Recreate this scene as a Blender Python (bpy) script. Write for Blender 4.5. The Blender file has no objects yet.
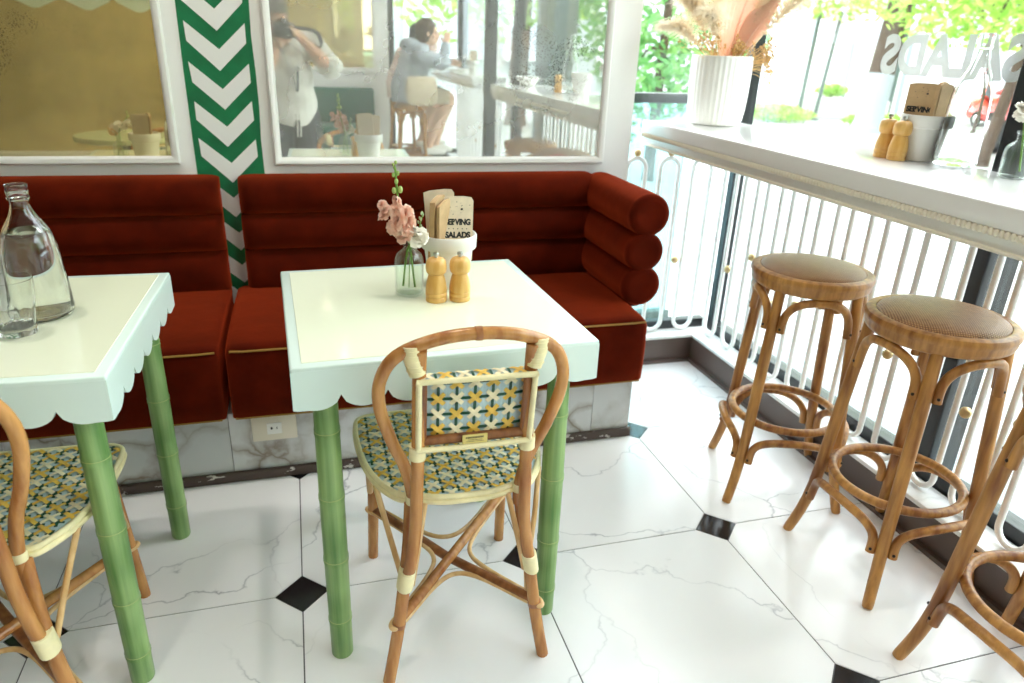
import bpy, bmesh, math, random
from math import pi, sin, cos, radians, sqrt
from mathutils import Vector, Matrix, Euler
random.seed(7)
scene = bpy.context.scene
COL = scene.collection
V = Vector

# ------------------------------------------------------------------ materials
MATS = {}
def nodes_of(name):
    m = bpy.data.materials.new(name); m.use_nodes = True
    nt = m.node_tree
    b = nt.nodes['Principled BSDF']
    MATS[name] = m
    return m, nt, b
def rgb(h):
    h = h.lstrip('#'); v = [int(h[i:i+2], 16)/255 for i in (0, 2, 4)]
    return tuple((c/12.92 if c <= .04045 else ((c+.055)/1.055)**2.4) for c in v)
def c4(c, k=1): return (min(1, c[0]*k), min(1, c[1]*k), min(1, c[2]*k), 1)
def simple(name, col, rough=.5, metal=0.0, spec=.5, sheen=0, coat=0, var=0, scale=8, stretch=(1, 1, 1), bump=0, bscale=60, emis=None, col2=None):
    """principled with optional noise variation between two tones and a noise bump"""
    m, nt, b = nodes_of(name); N, L = nt.nodes, nt.links
    b.inputs['Base Color'].default_value = c4(col); b.inputs['Roughness'].default_value = rough
    b.inputs['Metallic'].default_value = metal; b.inputs['Specular IOR Level'].default_value = spec
    if sheen:
        b.inputs['Sheen Weight'].default_value = sheen; b.inputs['Sheen Roughness'].default_value = .35
    if coat:
        b.inputs['Coat Weight'].default_value = coat; b.inputs['Coat Roughness'].default_value = .08
    if var or bump:
        tc = N.new('ShaderNodeTexCoord'); mp = N.new('ShaderNodeMapping')
        mp.inputs['Scale'].default_value = stretch; L.new(tc.outputs['Object'], mp.inputs['Vector'])
    if var:
        nz = N.new('ShaderNodeTexNoise'); nz.inputs['Scale'].default_value = scale; nz.inputs['Detail'].default_value = 5
        L.new(mp.outputs[0], nz.inputs['Vector'])
        cr = N.new('ShaderNodeValToRGB'); cr.color_ramp.elements[0].position = .3; cr.color_ramp.elements[1].position = .72
        cr.color_ramp.elements[0].color = c4(col, 1-var); cr.color_ramp.elements[1].color = c4(col2) if col2 else c4(col, 1+var*.6)
        L.new(nz.outputs['Fac'], cr.inputs['Fac']); L.new(cr.outputs['Color'], b.inputs['Base Color'])
    if bump:
        nb = N.new('ShaderNodeTexNoise'); nb.inputs['Scale'].default_value = bscale; nb.inputs['Detail'].default_value = 3
        L.new(mp.outputs[0], nb.inputs['Vector'])
        bp = N.new('ShaderNodeBump'); bp.inputs['Strength'].default_value = bump; bp.inputs['Distance'].default_value = .002
        L.new(nb.outputs['Fac'], bp.inputs['Height']); L.new(bp.outputs['Normal'], b.inputs['Normal'])
    if emis:
        b.inputs['Emission Color'].default_value = c4(emis[0]); b.inputs['Emission Strength'].default_value = emis[1]
    return m

def glassy(name, tint=(1, 1, 1), rough=0.0, ior=1.45, haze=0.0):
    """clear sheet glass: straight-through transmission plus fresnel reflection, optional white film"""
    m = bpy.data.materials.new(name); m.use_nodes = True; nt = m.node_tree; N, L = nt.nodes, nt.links
    N.remove(N['Principled BSDF']); out = N['Material Output']
    t = N.new('ShaderNodeBsdfTransparent'); t.inputs['Color'].default_value = c4(tint)
    g = N.new('ShaderNodeBsdfGlossy'); g.inputs['Roughness'].default_value = rough
    f = N.new('ShaderNodeFresnel')
    ge = N.new('ShaderNodeNewGeometry'); im = N.new('ShaderNodeMapRange')     # same reflectance entering and leaving the sheet
    im.inputs['To Min'].default_value = ior; im.inputs['To Max'].default_value = 1/ior
    L.new(ge.outputs['Backfacing'], im.inputs['Value']); L.new(im.outputs[0], f.inputs['IOR'])
    mx = N.new('ShaderNodeMixShader')
    L.new(f.outputs[0], mx.inputs['Fac']); L.new(t.outputs[0], mx.inputs[1]); L.new(g.outputs[0], mx.inputs[2])
    last = mx
    if haze:
        d = N.new('ShaderNodeBsdfTranslucent' if .3 < haze < .6 else 'ShaderNodeBsdfDiffuse'); d.inputs['Color'].default_value = c4((.95, .95, .95))
        m2 = N.new('ShaderNodeMixShader'); m2.inputs['Fac'].default_value = haze
        L.new(last.outputs[0], m2.inputs[1]); L.new(d.outputs[0], m2.inputs[2]); last = m2
    L.new(last.outputs[0], out.inputs['Surface'])
    MATS[name] = m
    return m

def solid_glass(name, tint, rough=0.0, ior=1.45):
    m, nt, b = nodes_of(name)
    b.inputs['Base Color'].default_value = c4(tint); b.inputs['Roughness'].default_value = rough
    b.inputs['Transmission Weight'].default_value = 1; b.inputs['IOR'].default_value = ior
    return m

def wood(name, dark, light, rough=.38, scale=14, stretch=(1, 1, .08), bump=.25, rings=False):
    m, nt, b = nodes_of(name); N, L = nt.nodes, nt.links
    tc = N.new('ShaderNodeTexCoord'); mp = N.new('ShaderNodeMapping'); mp.inputs['Scale'].default_value = stretch
    L.new(tc.outputs['Object'], mp.inputs['Vector'])
    nz = N.new('ShaderNodeTexNoise'); nz.inputs['Scale'].default_value = scale*6; nz.inputs['Detail'].default_value = 6
    nz2 = N.new('ShaderNodeTexNoise'); nz2.inputs['Scale'].default_value = scale*.5; nz2.inputs['Detail'].default_value = 2
    L.new(mp.outputs[0], nz.inputs['Vector']); L.new(tc.outputs['Object'], nz2.inputs['Vector'])
    ad = N.new('ShaderNodeMath'); ad.operation = 'ADD'
    mu = N.new('ShaderNodeMath'); mu.operation = 'MULTIPLY'; mu.inputs[1].default_value = .5
    L.new(nz.outputs['Fac'], ad.inputs[0]); L.new(nz2.outputs['Fac'], ad.inputs[1]); L.new(ad.outputs[0], mu.inputs[0])
    cr = N.new('ShaderNodeValToRGB'); e = cr.color_ramp.elements
    e[0].position = .38; e[1].position = .62; e[0].color = c4(dark); e[1].color = c4(light)
    L.new(mu.outputs[0], cr.inputs['Fac']); L.new(cr.outputs[0], b.inputs['Base Color'])
    b.inputs['Roughness'].default_value = rough
    bp = N.new('ShaderNodeBump'); bp.inputs['Strength'].default_value = bump; bp.inputs['Distance'].default_value = .001
    L.new(nz.outputs['Fac'], bp.inputs['Height']); L.new(bp.outputs[0], b.inputs['Normal'])
    return m

def marble(name, base, vein, vscale=1.1, rough=.15, amount=.05, per_island=True, blur=.02, tone=None, coat=0, lo=.42):
    m, nt, b = nodes_of(name); N, L = nt.nodes, nt.links
    tc = N.new('ShaderNodeTexCoord')
    vec = tc.outputs['Object']
    if per_island:
        ge = N.new('ShaderNodeNewGeometry')
        sc = N.new('ShaderNodeVectorMath'); sc.operation = 'SCALE'; sc.inputs[0].default_value = (37, 71, 53)
        L.new(ge.outputs['Random Per Island'], sc.inputs['Scale'])
        av = N.new('ShaderNodeVectorMath'); av.operation = 'ADD'
        L.new(vec, av.inputs[0]); L.new(sc.outputs[0], av.inputs[1]); vec = av.outputs[0]
    warp = N.new('ShaderNodeTexNoise'); warp.inputs['Scale'].default_value = 2.3; warp.inputs['Detail'].default_value = 6
    L.new(vec, warp.inputs['Vector'])
    sw = N.new('ShaderNodeVectorMath'); sw.operation = 'SCALE'; sw.inputs['Scale'].default_value = .55
    L.new(warp.outputs['Color'], sw.inputs[0])
    aw = N.new('ShaderNodeVectorMath'); aw.operation = 'ADD'; L.new(vec, aw.inputs[0]); L.new(sw.outputs[0], aw.inputs[1])
    vo = N.new('ShaderNodeTexVoronoi'); vo.feature = 'DISTANCE_TO_EDGE'; vo.inputs['Scale'].default_value = vscale
    L.new(aw.outputs[0], vo.inputs['Vector'])
    cr = N.new('ShaderNodeValToRGB'); e = cr.color_ramp.elements
    e[0].position = 0; e[0].color = (1, 1, 1, 1); e[1].position = amount; e[1].color = (0, 0, 0, 1)
    x = e.new(amount*.25); x.color = (.55, .55, .55, 1)
    L.new(vo.outputs['Distance'], cr.inputs['Fac'])
    msk = N.new('ShaderNodeTexNoise'); msk.inputs['Scale'].default_value = 2.7; msk.inputs['Detail'].default_value = 3
    L.new(vec, msk.inputs['Vector'])
    mr = N.new('ShaderNodeMapRange'); mr.inputs['From Min'].default_value = lo; mr.inputs['From Max'].default_value = lo+.24
    L.new(msk.outputs['Fac'], mr.inputs['Value'])
    mm = N.new('ShaderNodeMath'); mm.operation = 'MULTIPLY'; L.new(cr.outputs['Color'], mm.inputs[0]); L.new(mr.outputs[0], mm.inputs[1])
    cl = N.new('ShaderNodeTexNoise'); cl.inputs['Scale'].default_value = 1.6; cl.inputs['Detail'].default_value = 4
    L.new(vec, cl.inputs['Vector'])
    mx0 = N.new('ShaderNodeMix'); mx0.data_type = 'RGBA'
    mx0.inputs['A'].default_value = c4(base); mx0.inputs['B'].default_value = c4(tone or tuple(v*.93 for v in base))
    mr2 = N.new('ShaderNodeMapRange'); mr2.inputs['From Min'].default_value = .4; mr2.inputs['From Max'].default_value = .75
    L.new(cl.outputs['Fac'], mr2.inputs['Value']); L.new(mr2.outputs[0], mx0.inputs['Factor'])
    mx = N.new('ShaderNodeMix'); mx.data_type = 'RGBA'; mx.inputs['B'].default_value = c4(vein)
    L.new(mm.outputs[0], mx.inputs['Factor']); L.new(mx0.outputs['Result'], mx.inputs['A'])
    L.new(mx.outputs['Result'], b.inputs['Base Color'])
    b.inputs['Roughness'].default_value = rough
    return m

def velvet(name):
    m, nt, b = nodes_of(name); N, L = nt.nodes, nt.links
    tc = N.new('ShaderNodeTexCoord'); nz = N.new('ShaderNodeTexNoise'); nz.inputs['Scale'].default_value = 9; nz.inputs['Detail'].default_value = 6
    L.new(tc.outputs['Object'], nz.inputs['Vector'])
    cr = N.new('ShaderNodeValToRGB'); e = cr.color_ramp.elements
    e[0].position = .3; e[0].color = (.038, .0025, .0005, 1); e[1].position = .75; e[1].color = (.090, .0068, .0012, 1)
    L.new(nz.outputs['Fac'], cr.inputs['Fac']); L.new(cr.outputs[0], b.inputs['Base Color'])
    b.inputs['Roughness'].default_value = .85; b.inputs['Specular IOR Level'].default_value = .04
    b.inputs['Sheen Weight'].default_value = .62; b.inputs['Sheen Roughness'].default_value = .5
    b.inputs['Sheen Tint'].default_value = (1.0, .125, .035, 1)
    nb = N.new('ShaderNodeTexNoise'); nb.inputs['Scale'].default_value = 22; nb.inputs['Detail'].default_value = 4
    L.new(tc.outputs['Object'], nb.inputs['Vector'])
    bp = N.new('ShaderNodeBump'); bp.inputs['Strength'].default_value = .25; bp.inputs['Distance'].default_value = .004
    L.new(nb.outputs['Fac'], bp.inputs['Height']); L.new(bp.outputs[0], b.inputs['Normal'])
    return m

def antique_mirror(name, tint, film, film_amt, spots=(.36, 0, .40)):
    m = bpy.data.materials.new(name); m.use_nodes = True; nt = m.node_tree; N, L = nt.nodes, nt.links
    N.remove(N['Principled BSDF']); out = N['Material Output']
    tc = N.new('ShaderNodeTexCoord')
    g = N.new('ShaderNodeBsdfGlossy'); g.inputs['Color'].default_value = c4(tint)
    nz = N.new('ShaderNodeTexNoise'); nz.inputs['Scale'].default_value = 3.0; nz.inputs['Detail'].default_value = 6
    L.new(tc.outputs['Object'], nz.inputs['Vector'])
    mr = N.new('ShaderNodeMapRange'); mr.inputs['From Min'].default_value = .35; mr.inputs['From Max'].default_value = .75
    mr.inputs['To Min'].default_value = .004; mr.inputs['To Max'].default_value = .016
    L.new(nz.outputs['Fac'], mr.inputs['Value']); L.new(mr.outputs[0], g.inputs['Roughness'])
    d = N.new('ShaderNodeBsdfDiffuse'); d.inputs['Color'].default_value = c4(film)
    mf = N.new('ShaderNodeMapRange'); mf.inputs['From Min'].default_value = .3; mf.inputs['From Max'].default_value = .8
    mf.inputs['To Min'].default_value = film_amt*.75; mf.inputs['To Max'].default_value = film_amt*1.2
    L.new(nz.outputs['Fac'], mf.inputs['Value'])
    mx = N.new('ShaderNodeMixShader'); L.new(mf.outputs[0], mx.inputs['Fac']); L.new(g.outputs[0], mx.inputs[1]); L.new(d.outputs[0], mx.inputs[2])
    last = mx
    if spots:   # foxing: clustered dark specks where the silver has gone
        v = N.new('ShaderNodeTexVoronoi'); v.inputs['Scale'].default_value = 150; v.inputs['Randomness'].default_value = 1
        L.new(tc.outputs['Object'], v.inputs['Vector'])
        n2 = N.new('ShaderNodeTexNoise'); n2.inputs['Scale'].default_value = 9; n2.inputs['Detail'].default_value = 6
        L.new(tc.outputs['Object'], n2.inputs['Vector'])
        ds = N.new('ShaderNodeVectorMath'); ds.operation = 'DISTANCE'; ds.inputs[1].default_value = spots
        L.new(tc.outputs['Object'], ds.inputs[0])
        fo = N.new('ShaderNodeMapRange'); fo.inputs['From Min'].default_value = .05; fo.inputs['From Max'].default_value = .42
        fo.inputs['To Min'].default_value = .36; fo.inputs['To Max'].default_value = .0
        L.new(ds.outputs['Value'], fo.inputs['Value'])
        sm = N.new('ShaderNodeMath'); sm.operation = 'ADD'; L.new(n2.outputs['Fac'], sm.inputs[0]); L.new(fo.outputs[0], sm.inputs[1])
        th = N.new('ShaderNodeMapRange'); th.inputs['From Min'].default_value = .66; th.inputs['From Max'].default_value = .90
        th.inputs['To Min'].default_value = 0.0; th.inputs['To Max'].default_value = .42
        L.new(sm.outputs[0], th.inputs['Value'])
        lt = N.new('ShaderNodeMath'); lt.operation = 'LESS_THAN'; L.new(v.outputs['Distance'], lt.inputs[0]); L.new(th.outputs[0], lt.inputs[1])
        ml = N.new('ShaderNodeMath'); ml.operation = 'MULTIPLY'; ml.inputs[1].default_value = .55; L.new(lt.outputs[0], ml.inputs[0])
        dk = N.new('ShaderNodeBsdfDiffuse'); dk.inputs['Color'].default_value = (.06, .045, .02, 1)
        m2 = N.new('ShaderNodeMixShader'); L.new(ml.outputs[0], m2.inputs['Fac']); L.new(last.outputs[0], m2.inputs[1]); L.new(dk.outputs[0], m2.inputs[2])
        last = m2
    L.new(last.outputs[0], out.inputs['Surface'])
    MATS[name] = m
    return m

def cane_weave(name):
    m, nt, b = nodes_of(name); N, L = nt.nodes, nt.links
    tc = N.new('ShaderNodeTexCoord')
    waves = []
    for rot in (0, pi/2):
        mp = N.new('ShaderNodeMapping'); mp.inputs['Rotation'].default_value = (0, 0, rot+.5)
        L.new(tc.outputs['Object'], mp.inputs['Vector'])
        w = N.new('ShaderNodeTexWave'); w.inputs['Scale'].default_value = 60; w.inputs['Distortion'].default_value = .6; w.inputs['Detail'].default_value = 1
        L.new(mp.outputs[0], w.inputs['Vector']); waves.append(w)
    mxm = N.new('ShaderNodeMath'); mxm.operation = 'MULTIPLY'
    L.new(waves[0].outputs['Fac'], mxm.inputs[0]); L.new(waves[1].outputs['Fac'], mxm.inputs[1])
    nz = N.new('ShaderNodeTexNoise'); nz.inputs['Scale'].default_value = 60; L.new(tc.outputs['Object'], nz.inputs['Vector'])
    ad = N.new('ShaderNodeMath'); ad.operation = 'MULTIPLY_ADD'; ad.inputs[1].default_value = .5
    L.new(nz.outputs['Fac'], ad.inputs[0]); L.new(mxm.outputs[0], ad.inputs[2])
    cr = N.new('ShaderNodeValToRGB'); e = cr.color_ramp.elements
    e[0].position = .2; e[0].color = c4(rgb('#734a28')); e[1].position = .75; e[1].color = c4(rgb('#b98a58'))
    L.new(ad.outputs[0], cr.inputs['Fac']); L.new(cr.outputs[0], b.inputs['Base Color'])
    b.inputs['Roughness'].default_value = .36
    bp = N.new('ShaderNodeBump'); bp.inputs['Strength'].default_value = .6; bp.inputs['Distance'].default_value = .0015
    L.new(mxm.outputs[0], bp.inputs['Height']); L.new(bp.outputs[0], b.inputs['Normal'])
    return m

M_WALL = simple('white_wall_paint', (.86, .85, .83), .55, bump=.08, bscale=90)
M_TRIMW = simple('white_gloss_paint', (.86, .85, .82), .3)
M_GREEN = simple('emerald_paint', rgb('#0b7547'), .5, var=.25, scale=14)
M_CEIL = simple('ceiling_plaster', (.50, .49, .46), .8)
M_WALLD = simple('dark_olive_wall', (.16, .14, .09), .7)
M_TILE = marble('white_marble_tile', (.875, .885, .90), (.40, .42, .46), vscale=1.9, rough=.2, amount=.009, lo=.40)
M_CAB = simple('black_tile', (.012, .012, .013), .14)
M_GROUT = simple('dark_grout', (.11, .11, .12), .8)
M_BASEMARB = marble('grey_veined_marble', (.72, .73, .74), (.27, .22, .18), vscale=4.5, rough=.2, amount=.13, tone=(.50, .53, .56), lo=.36)
M_SKIRT = None
M_VELVET = velvet('rust_velvet')
M_PIPING = simple('gold_piping', rgb('#9a7326'), .5, bump=.3, bscale=300)
M_MINT = simple('mint_white_lacquer', rgb('#dcefe8'), .25)
M_TOPIN = simple('pale_lime_glass_top', rgb('#e9efd6'), .09)
M_BAMBOO = wood('green_bamboo', rgb('#4f7d3a'), rgb('#9bbb78'), .33, 9, (1, 1, .04), .15)
M_BAMRING = simple('bamboo_joint', rgb('#a9b977'), .5, var=.2, scale=60)
M_RATTAN = wood('brown_rattan', rgb('#955829'), rgb('#d19a59'), .26, 7, (1, 1, .15), .15)
M_RATD = wood('dark_rattan', rgb('#6f3f20'), rgb('#a26a3c'), .32, 9, (1, 1, .15), .15)
M_RATL = wood('pale_rattan', rgb('#c59a5f'), rgb('#e6c693'), .35, 9, (1, 1, .15), .15)
M_IVORY = simple('ivory_binding', rgb('#efe4b4'), .42, var=.1, scale=50)
M_WIV = simple('ivory_strand', rgb('#efe3bd'), .42, var=.12, scale=80)
M_WYE = simple('yellow_strand', rgb('#e3bb50'), .42, var=.15, scale=80)
M_WGR = simple('green_strand', rgb('#0c4a34'), .4)
M_WBL = simple('blue_strand', rgb('#b3cad0'), .45, var=.16, scale=40, stretch=(6, .4, 1))
M_STOOL = wood('honey_oak', rgb('#7f4b1c'), rgb('#c8924d'), .36, 10, (1, 1, .12), .25)
M_CANE = cane_weave('cane_seat')
M_SCREW = simple('dark_screw', (.03, .02, .015), .4, .6)
M_COUNT = simple('white_counter_lacquer', (.88, .87, .84), .12)
M_BEAD = simple('cream_bead_moulding', (.86, .80, .66), .3)
M_RAIL = simple('white_powdercoat', (.88, .88, .87), .35)
M_BRASS = simple('brass', rgb('#cdb283'), .42, .6)
M_PLINTH = simple('brown_grey_plinth', rgb('#5a4b45'), .3, var=.12, scale=4)
M_STONE = marble('white_stone_sill', (.84, .84, .83), (.6, .6, .6), vscale=2.0, rough=.25, amount=.02)
M_BLACK = simple('black_aluminium', (.012, .013, .015), .35)
M_GLASS = glassy('window_glass', (.97, .985, .98))
M_TEAL = glassy('tinted_balustrade_glass', (.62, .85, .88), haze=.1)
M_MIR = antique_mirror('aged_mirror_silver', (.80, .82, .79), (.86, .87, .83), .26)
M_MIRG = antique_mirror('aged_mirror_bronze', (.86, .76, .48), (.66, .54, .27), .24, (.30, 0, .42))
M_GOLDM = antique_mirror('aged_mirror_gold', (.80, .66, .36), (.62, .49, .21), .6)
M_BOTTLE = solid_glass('clear_bottle_glass', (.98, .995, .98))
M_TUMBLER = glassy('thin_tumbler_glass', (.98, .99, .985), ior=1.5)
M_WATER = solid_glass('water', (.99, 1, .99), 0, 1.33)
M_POT = simple('white_ceramic', (.85, .84, .80), .35)
M_KRAFT = simple('kraft_paper', rgb('#c8a77c'), .8, var=.1, scale=60)
M_KRAFTL = simple('pale_kraft_paper', rgb('#e3d2b8'), .8, var=.08, scale=60)
M_INK = simple('black_ink', (.02, .02, .02), .7)
M_MILL = wood('pale_beech', rgb('#d09a4a'), rgb('#e8bf77'), .3, 12, (1, 1, .1), .1)
M_STEEL = simple('brushed_steel', (.6, .6, .58), .28, 1)
M_STEM = simple('green_stem', rgb('#6f9a3c'), .5)
M_LEAFP = simple('pale_leaf', rgb('#aebf95'), .6)
M_PINK = simple('salmon_petal', rgb('#f9c2a8'), .6, var=.12, scale=70, col2=rgb('#fde2d4'))
M_PETW = simple('white_petal', rgb('#fbf7ee'), .6)
M_PEACH = simple('peach_petal', rgb('#f0c48a'), .6)
M_PALM = simple('salmon_dried_palm', rgb('#f6cdb2'), .6, var=.1, scale=30)
M_PAMPAS = simple('cream_pampas', rgb('#f2e6cf'), .8)
M_DRYF = simple('tan_dried_flower', rgb('#dcb77c'), .8, var=.2, scale=60)

def dried(name, a, b):
    m, nt, bs = nodes_of(name); N, L = nt.nodes, nt.links
    ge = N.new('ShaderNodeTexCoord'); nz = N.new('ShaderNodeTexNoise'); nz.inputs['Scale'].default_value = 30; L.new(ge.outputs['Object'], nz.inputs['Vector'])
    cr = N.new('ShaderNodeValToRGB'); cr.color_ramp.elements[0].color = c4(rgb(a)); cr.color_ramp.elements[1].color = c4(rgb(b))
    L.new(nz.outputs['Fac'], cr.inputs['Fac']); L.new(cr.outputs[0], bs.inputs['Base Color']); bs.inputs['Roughness'].default_value = .7
    tr_ = N.new('ShaderNodeBsdfTranslucent'); L.new(cr.outputs[0], tr_.inputs['Color'])
    mx = N.new('ShaderNodeMixShader'); mx.inputs['Fac'].default_value = .5
    L.new(bs.outputs[0], mx.inputs[1]); L.new(tr_.outputs[0], mx.inputs[2]); L.new(mx.outputs[0], N['Material Output'].inputs['Surface'])
    return m
M_PALM = dried('salmon_dried_palm', '#f5dac8', '#fbebe0'); M_PAMPAS = dried('cream_pampas', '#f3e6cd', '#fbf4e6')
def peeling():
    m, nt, b = nodes_of('peeling_dark_skirting'); N, L = nt.nodes, nt.links
    tc = N.new('ShaderNodeTexCoord'); nz = N.new('ShaderNodeTexNoise'); nz.inputs['Scale'].default_value = 44; nz.inputs['Detail'].default_value = 4
    mp = N.new('ShaderNodeMapping'); mp.inputs['Scale'].default_value = (.6, 1.5, 1.5)
    L.new(tc.outputs['Object'], mp.inputs['Vector']); L.new(mp.outputs[0], nz.inputs['Vector'])
    cr = N.new('ShaderNodeValToRGB'); e = cr.color_ramp.elements; cr.color_ramp.interpolation = 'CONSTANT'
    e[0].position = 0; e[0].color = c4(rgb('#4b3c35')); e[1].position = .64; e[1].color = c4(rgb('#c9c4bd'))
    L.new(nz.outputs['Fac'], cr.inputs['Fac']); L.new(cr.outputs[0], b.inputs['Base Color']); b.inputs['Roughness'].default_value = .5
    return m
M_SKIRT = peeling()

# ------------------------------------------------------------------ mesh helpers
class MB:
    def __init__(s): s.bm = bmesh.new(); s.mi = 0
    def mat(s, i): s.mi = i; return s
    def face(s, vs, mi=None):
        try: f = s.bm.faces.new(vs)
        except ValueError: return None
        f.material_index = s.mi if mi is None else mi
        return f
    def box(s, lo, hi, rot=None, loc=None):
        x0, y0, z0 = lo; x1, y1, z1 = hi
        P = [V((x, y, z)) for z in (z0, z1) for y in (y0, y1) for x in (x0, x1)]
        if rot is not None:
            c = V(((x0+x1)/2, (y0+y1)/2, (z0+z1)/2)); P = [rot @ (p-c)+c for p in P]
        v = [s.bm.verts.new(p) for p in P]
        for q in ((0, 2, 3, 1), (4, 5, 7, 6), (0, 1, 5, 4), (2, 6, 7, 3), (0, 4, 6, 2), (1, 3, 7, 5)): s.face([v[i] for i in q])
        return s
    def rbox(s, lo, hi, r=.01, seg=3, mtx=None):
        """box with rounded edges"""
        b2 = bmesh.new()
        bmesh.ops.create_cube(b2, size=1)
        for v in b2.verts: v.co = V([(lo[i]+hi[i])/2 + v.co[i]*(hi[i]-lo[i]) for i in range(3)])
        bmesh.ops.bevel(b2, geom=list(b2.edges), offset=r, segments=seg, affect='EDGES', profile=.5)
        if mtx is not None: b2.transform(mtx)
        s.merge(b2); return s
    def merge(s, b2):
        mp = {}
        for v in b2.verts: mp[v] = s.bm.verts.new(v.co)
        for f in b2.faces: s.face([mp[v] for v in f.verts])
        b2.free()
    def rings(s, rings, caps=True, closed=False):
        R = [[s.bm.verts.new(p) for p in r] for r in rings]
        n = len(R[0]); m = len(R)
        for i in range(m if closed else m-1):
            a, b = R[i], R[(i+1) % m]
            for j in range(n): s.face([a[j], a[(j+1) % n], b[(j+1) % n], b[j]])
        if caps and not closed:
            s.face(list(reversed(R[0]))); s.face(R[-1])
        return s
    def tube(s, pts, r, seg=10, closed=False, caps=True, flat=1.0, up=None):
        pts = [V(p) for p in pts]; n = len(pts)
        rr = r if isinstance(r, (list, tuple)) else [r]*n
        T = []
        for i in range(n):
            if closed: t = pts[(i+1) % n]-pts[i-1]
            else: t = pts[min(i+1, n-1)]-pts[max(i-1, 0)]
            T.append(t.normalized() if t.length > 1e-9 else V((0, 0, 1)))
        u = V(up) if up else (V((0, 0, 1)) if abs(T[0].z) < .9 else V((1, 0, 0)))
        nrm = (u - T[0]*u.dot(T[0])).normalized(); out = []
        for i in range(n):
            nrm = (nrm - T[i]*nrm.dot(T[i]))
            nrm = nrm.normalized() if nrm.length > 1e-6 else T[i].orthogonal().normalized()
            b = T[i].cross(nrm)
            out.append([pts[i] + nrm*(cos(2*pi*k/seg)*rr[i]*flat) + b*(sin(2*pi*k/seg)*rr[i]) for k in range(seg)])
        return s.rings(out, caps, closed)
    def lathe(s, prof, seg=24, c=(0, 0, 0), mtx=None, caps=True):
        out = []
        for r, z in prof:
            ring = [V((cos(2*pi*k/seg)*r, sin(2*pi*k/seg)*r, z)) for k in range(seg)]
            if mtx is not None: ring = [mtx @ p for p in ring]
            out.append([p+V(c) for p in ring])
        return s.rings(out, caps)
    def sphere(s, c, r, seg=12, rng=8, mtx=None):
        sx = r if isinstance(r, (tuple, list)) else (r, r, r)
        out = []
        for i in range(1, rng):
            a = pi*i/rng
            ring = [V((sin(a)*cos(2*pi*k/seg)*sx[0], sin(a)*sin(2*pi*k/seg)*sx[1], -cos(a)*sx[2])) for k in range(seg)]
            if mtx is not None: ring = [mtx @ p for p in ring]
            out.append([p+V(c) for p in ring])
        return s.rings(out, True)
    def prism(s, poly, axis, a0, a1):
        """polygon (2D) pushed along an axis: 'x' -> (y,z), 'y' -> (x,z), 'z' -> (x,y)"""
        def p3(q, a): return V({'x': (a, q[0], q[1]), 'y': (q[0], a, q[1]), 'z': (q[0], q[1], a)}[axis])
        A = [s.bm.verts.new(p3(q, a0)) for q in poly]; B = [s.bm.verts.new(p3(q, a1)) for q in poly]
        n = len(poly)
        s.face(list(reversed(A))); s.face(B)
        for i in range(n): s.face([A[i], A[(i+1) % n], B[(i+1) % n], B[i]])
        return s
    def torus(s, R, r, c=(0, 0, 0), seg=36, sec=10, flat=1):
        return s.tube([(c[0]+R*cos(2*pi*k/seg), c[1]+R*sin(2*pi*k/seg), c[2]) for k in range(seg)], r, sec, closed=True, flat=flat)
    def build(s, name, mats, parent=None, loc=None, rot=None, smooth=40, bevel=0, fixn=True):
        bm = s.bm
        bmesh.ops.remove_doubles(bm, verts=bm.verts, dist=1e-7) if False else None
        if fixn: bmesh.ops.recalc_face_normals(bm, faces=bm.faces)
        me = bpy.data.meshes.new(name); bm.to_mesh(me); bm.free()
        if not isinstance(mats, (list, tuple)): mats = [mats]
        for m in mats: me.materials.append(m)
        o = bpy.data.objects.new(name, me); COL.objects.link(o)
        if smooth:
            for p in me.polygons: p.use_smooth = True
            me.set_sharp_from_angle(angle=radians(smooth))
        if parent: o.parent = parent
        if loc: o.location = loc
        if rot: o.rotation_euler = rot
        if bevel:
            b = o.modifiers.new('edge', 'BEVEL'); b.width = bevel; b.segments = 2; b.limit_method = 'ANGLE'
        return o

def tag(o, label, cat, group=None, kind=None):
    o['label'] = label; o['category'] = cat
    if group: o['group'] = group
    if kind: o['kind'] = kind
    return o
def thing(name, label, cat, loc=(0, 0, 0), rz=0, group=None):
    o = bpy.data.objects.new(name, None); COL.objects.link(o); o.empty_display_size = .05
    o.location = loc; o.rotation_euler = (0, 0, rz)
    return tag(o, label, cat, group)
def struct(o): o['kind'] = 'structure'; return o
def kids(o): return [c for c in COL.objects if c.parent == o]
def dup(root, loc=None, rz=None, label=None, group=None):
    def cp(o, par):
        c = o.copy(); COL.objects.link(c)
        if par: c.parent = par
        for k in kids(o): cp(k, c)
        return c
    r = cp(root, None)
    if loc is not None: r.location = loc
    if rz is not None: r.rotation_euler = (0, 0, rz)
    if label: r['label'] = label
    if group: r['group'] = group
    return r
def smoothpath(pts, n=6, closed=False):
    """Catmull-Rom through the given points"""
    P = [V(p) for p in pts]; out = []; m = len(P)
    for i in range(m if closed else m-1):
        if closed: a, b, c, d = P[i-1], P[i], P[(i+1) % m], P[(i+2) % m]
        else: a, b, c, d = P[max(i-1, 0)], P[i], P[i+1], P[min(i+2, m-1)]
        for k in range(n):
            t = k/n
            out.append(.5*((2*b)+(c-a)*t+(2*a-5*b+4*c-d)*t*t+(3*b-a-3*c+d)*t**3))
    if not closed: out.append(P[-1])
    return out
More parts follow.
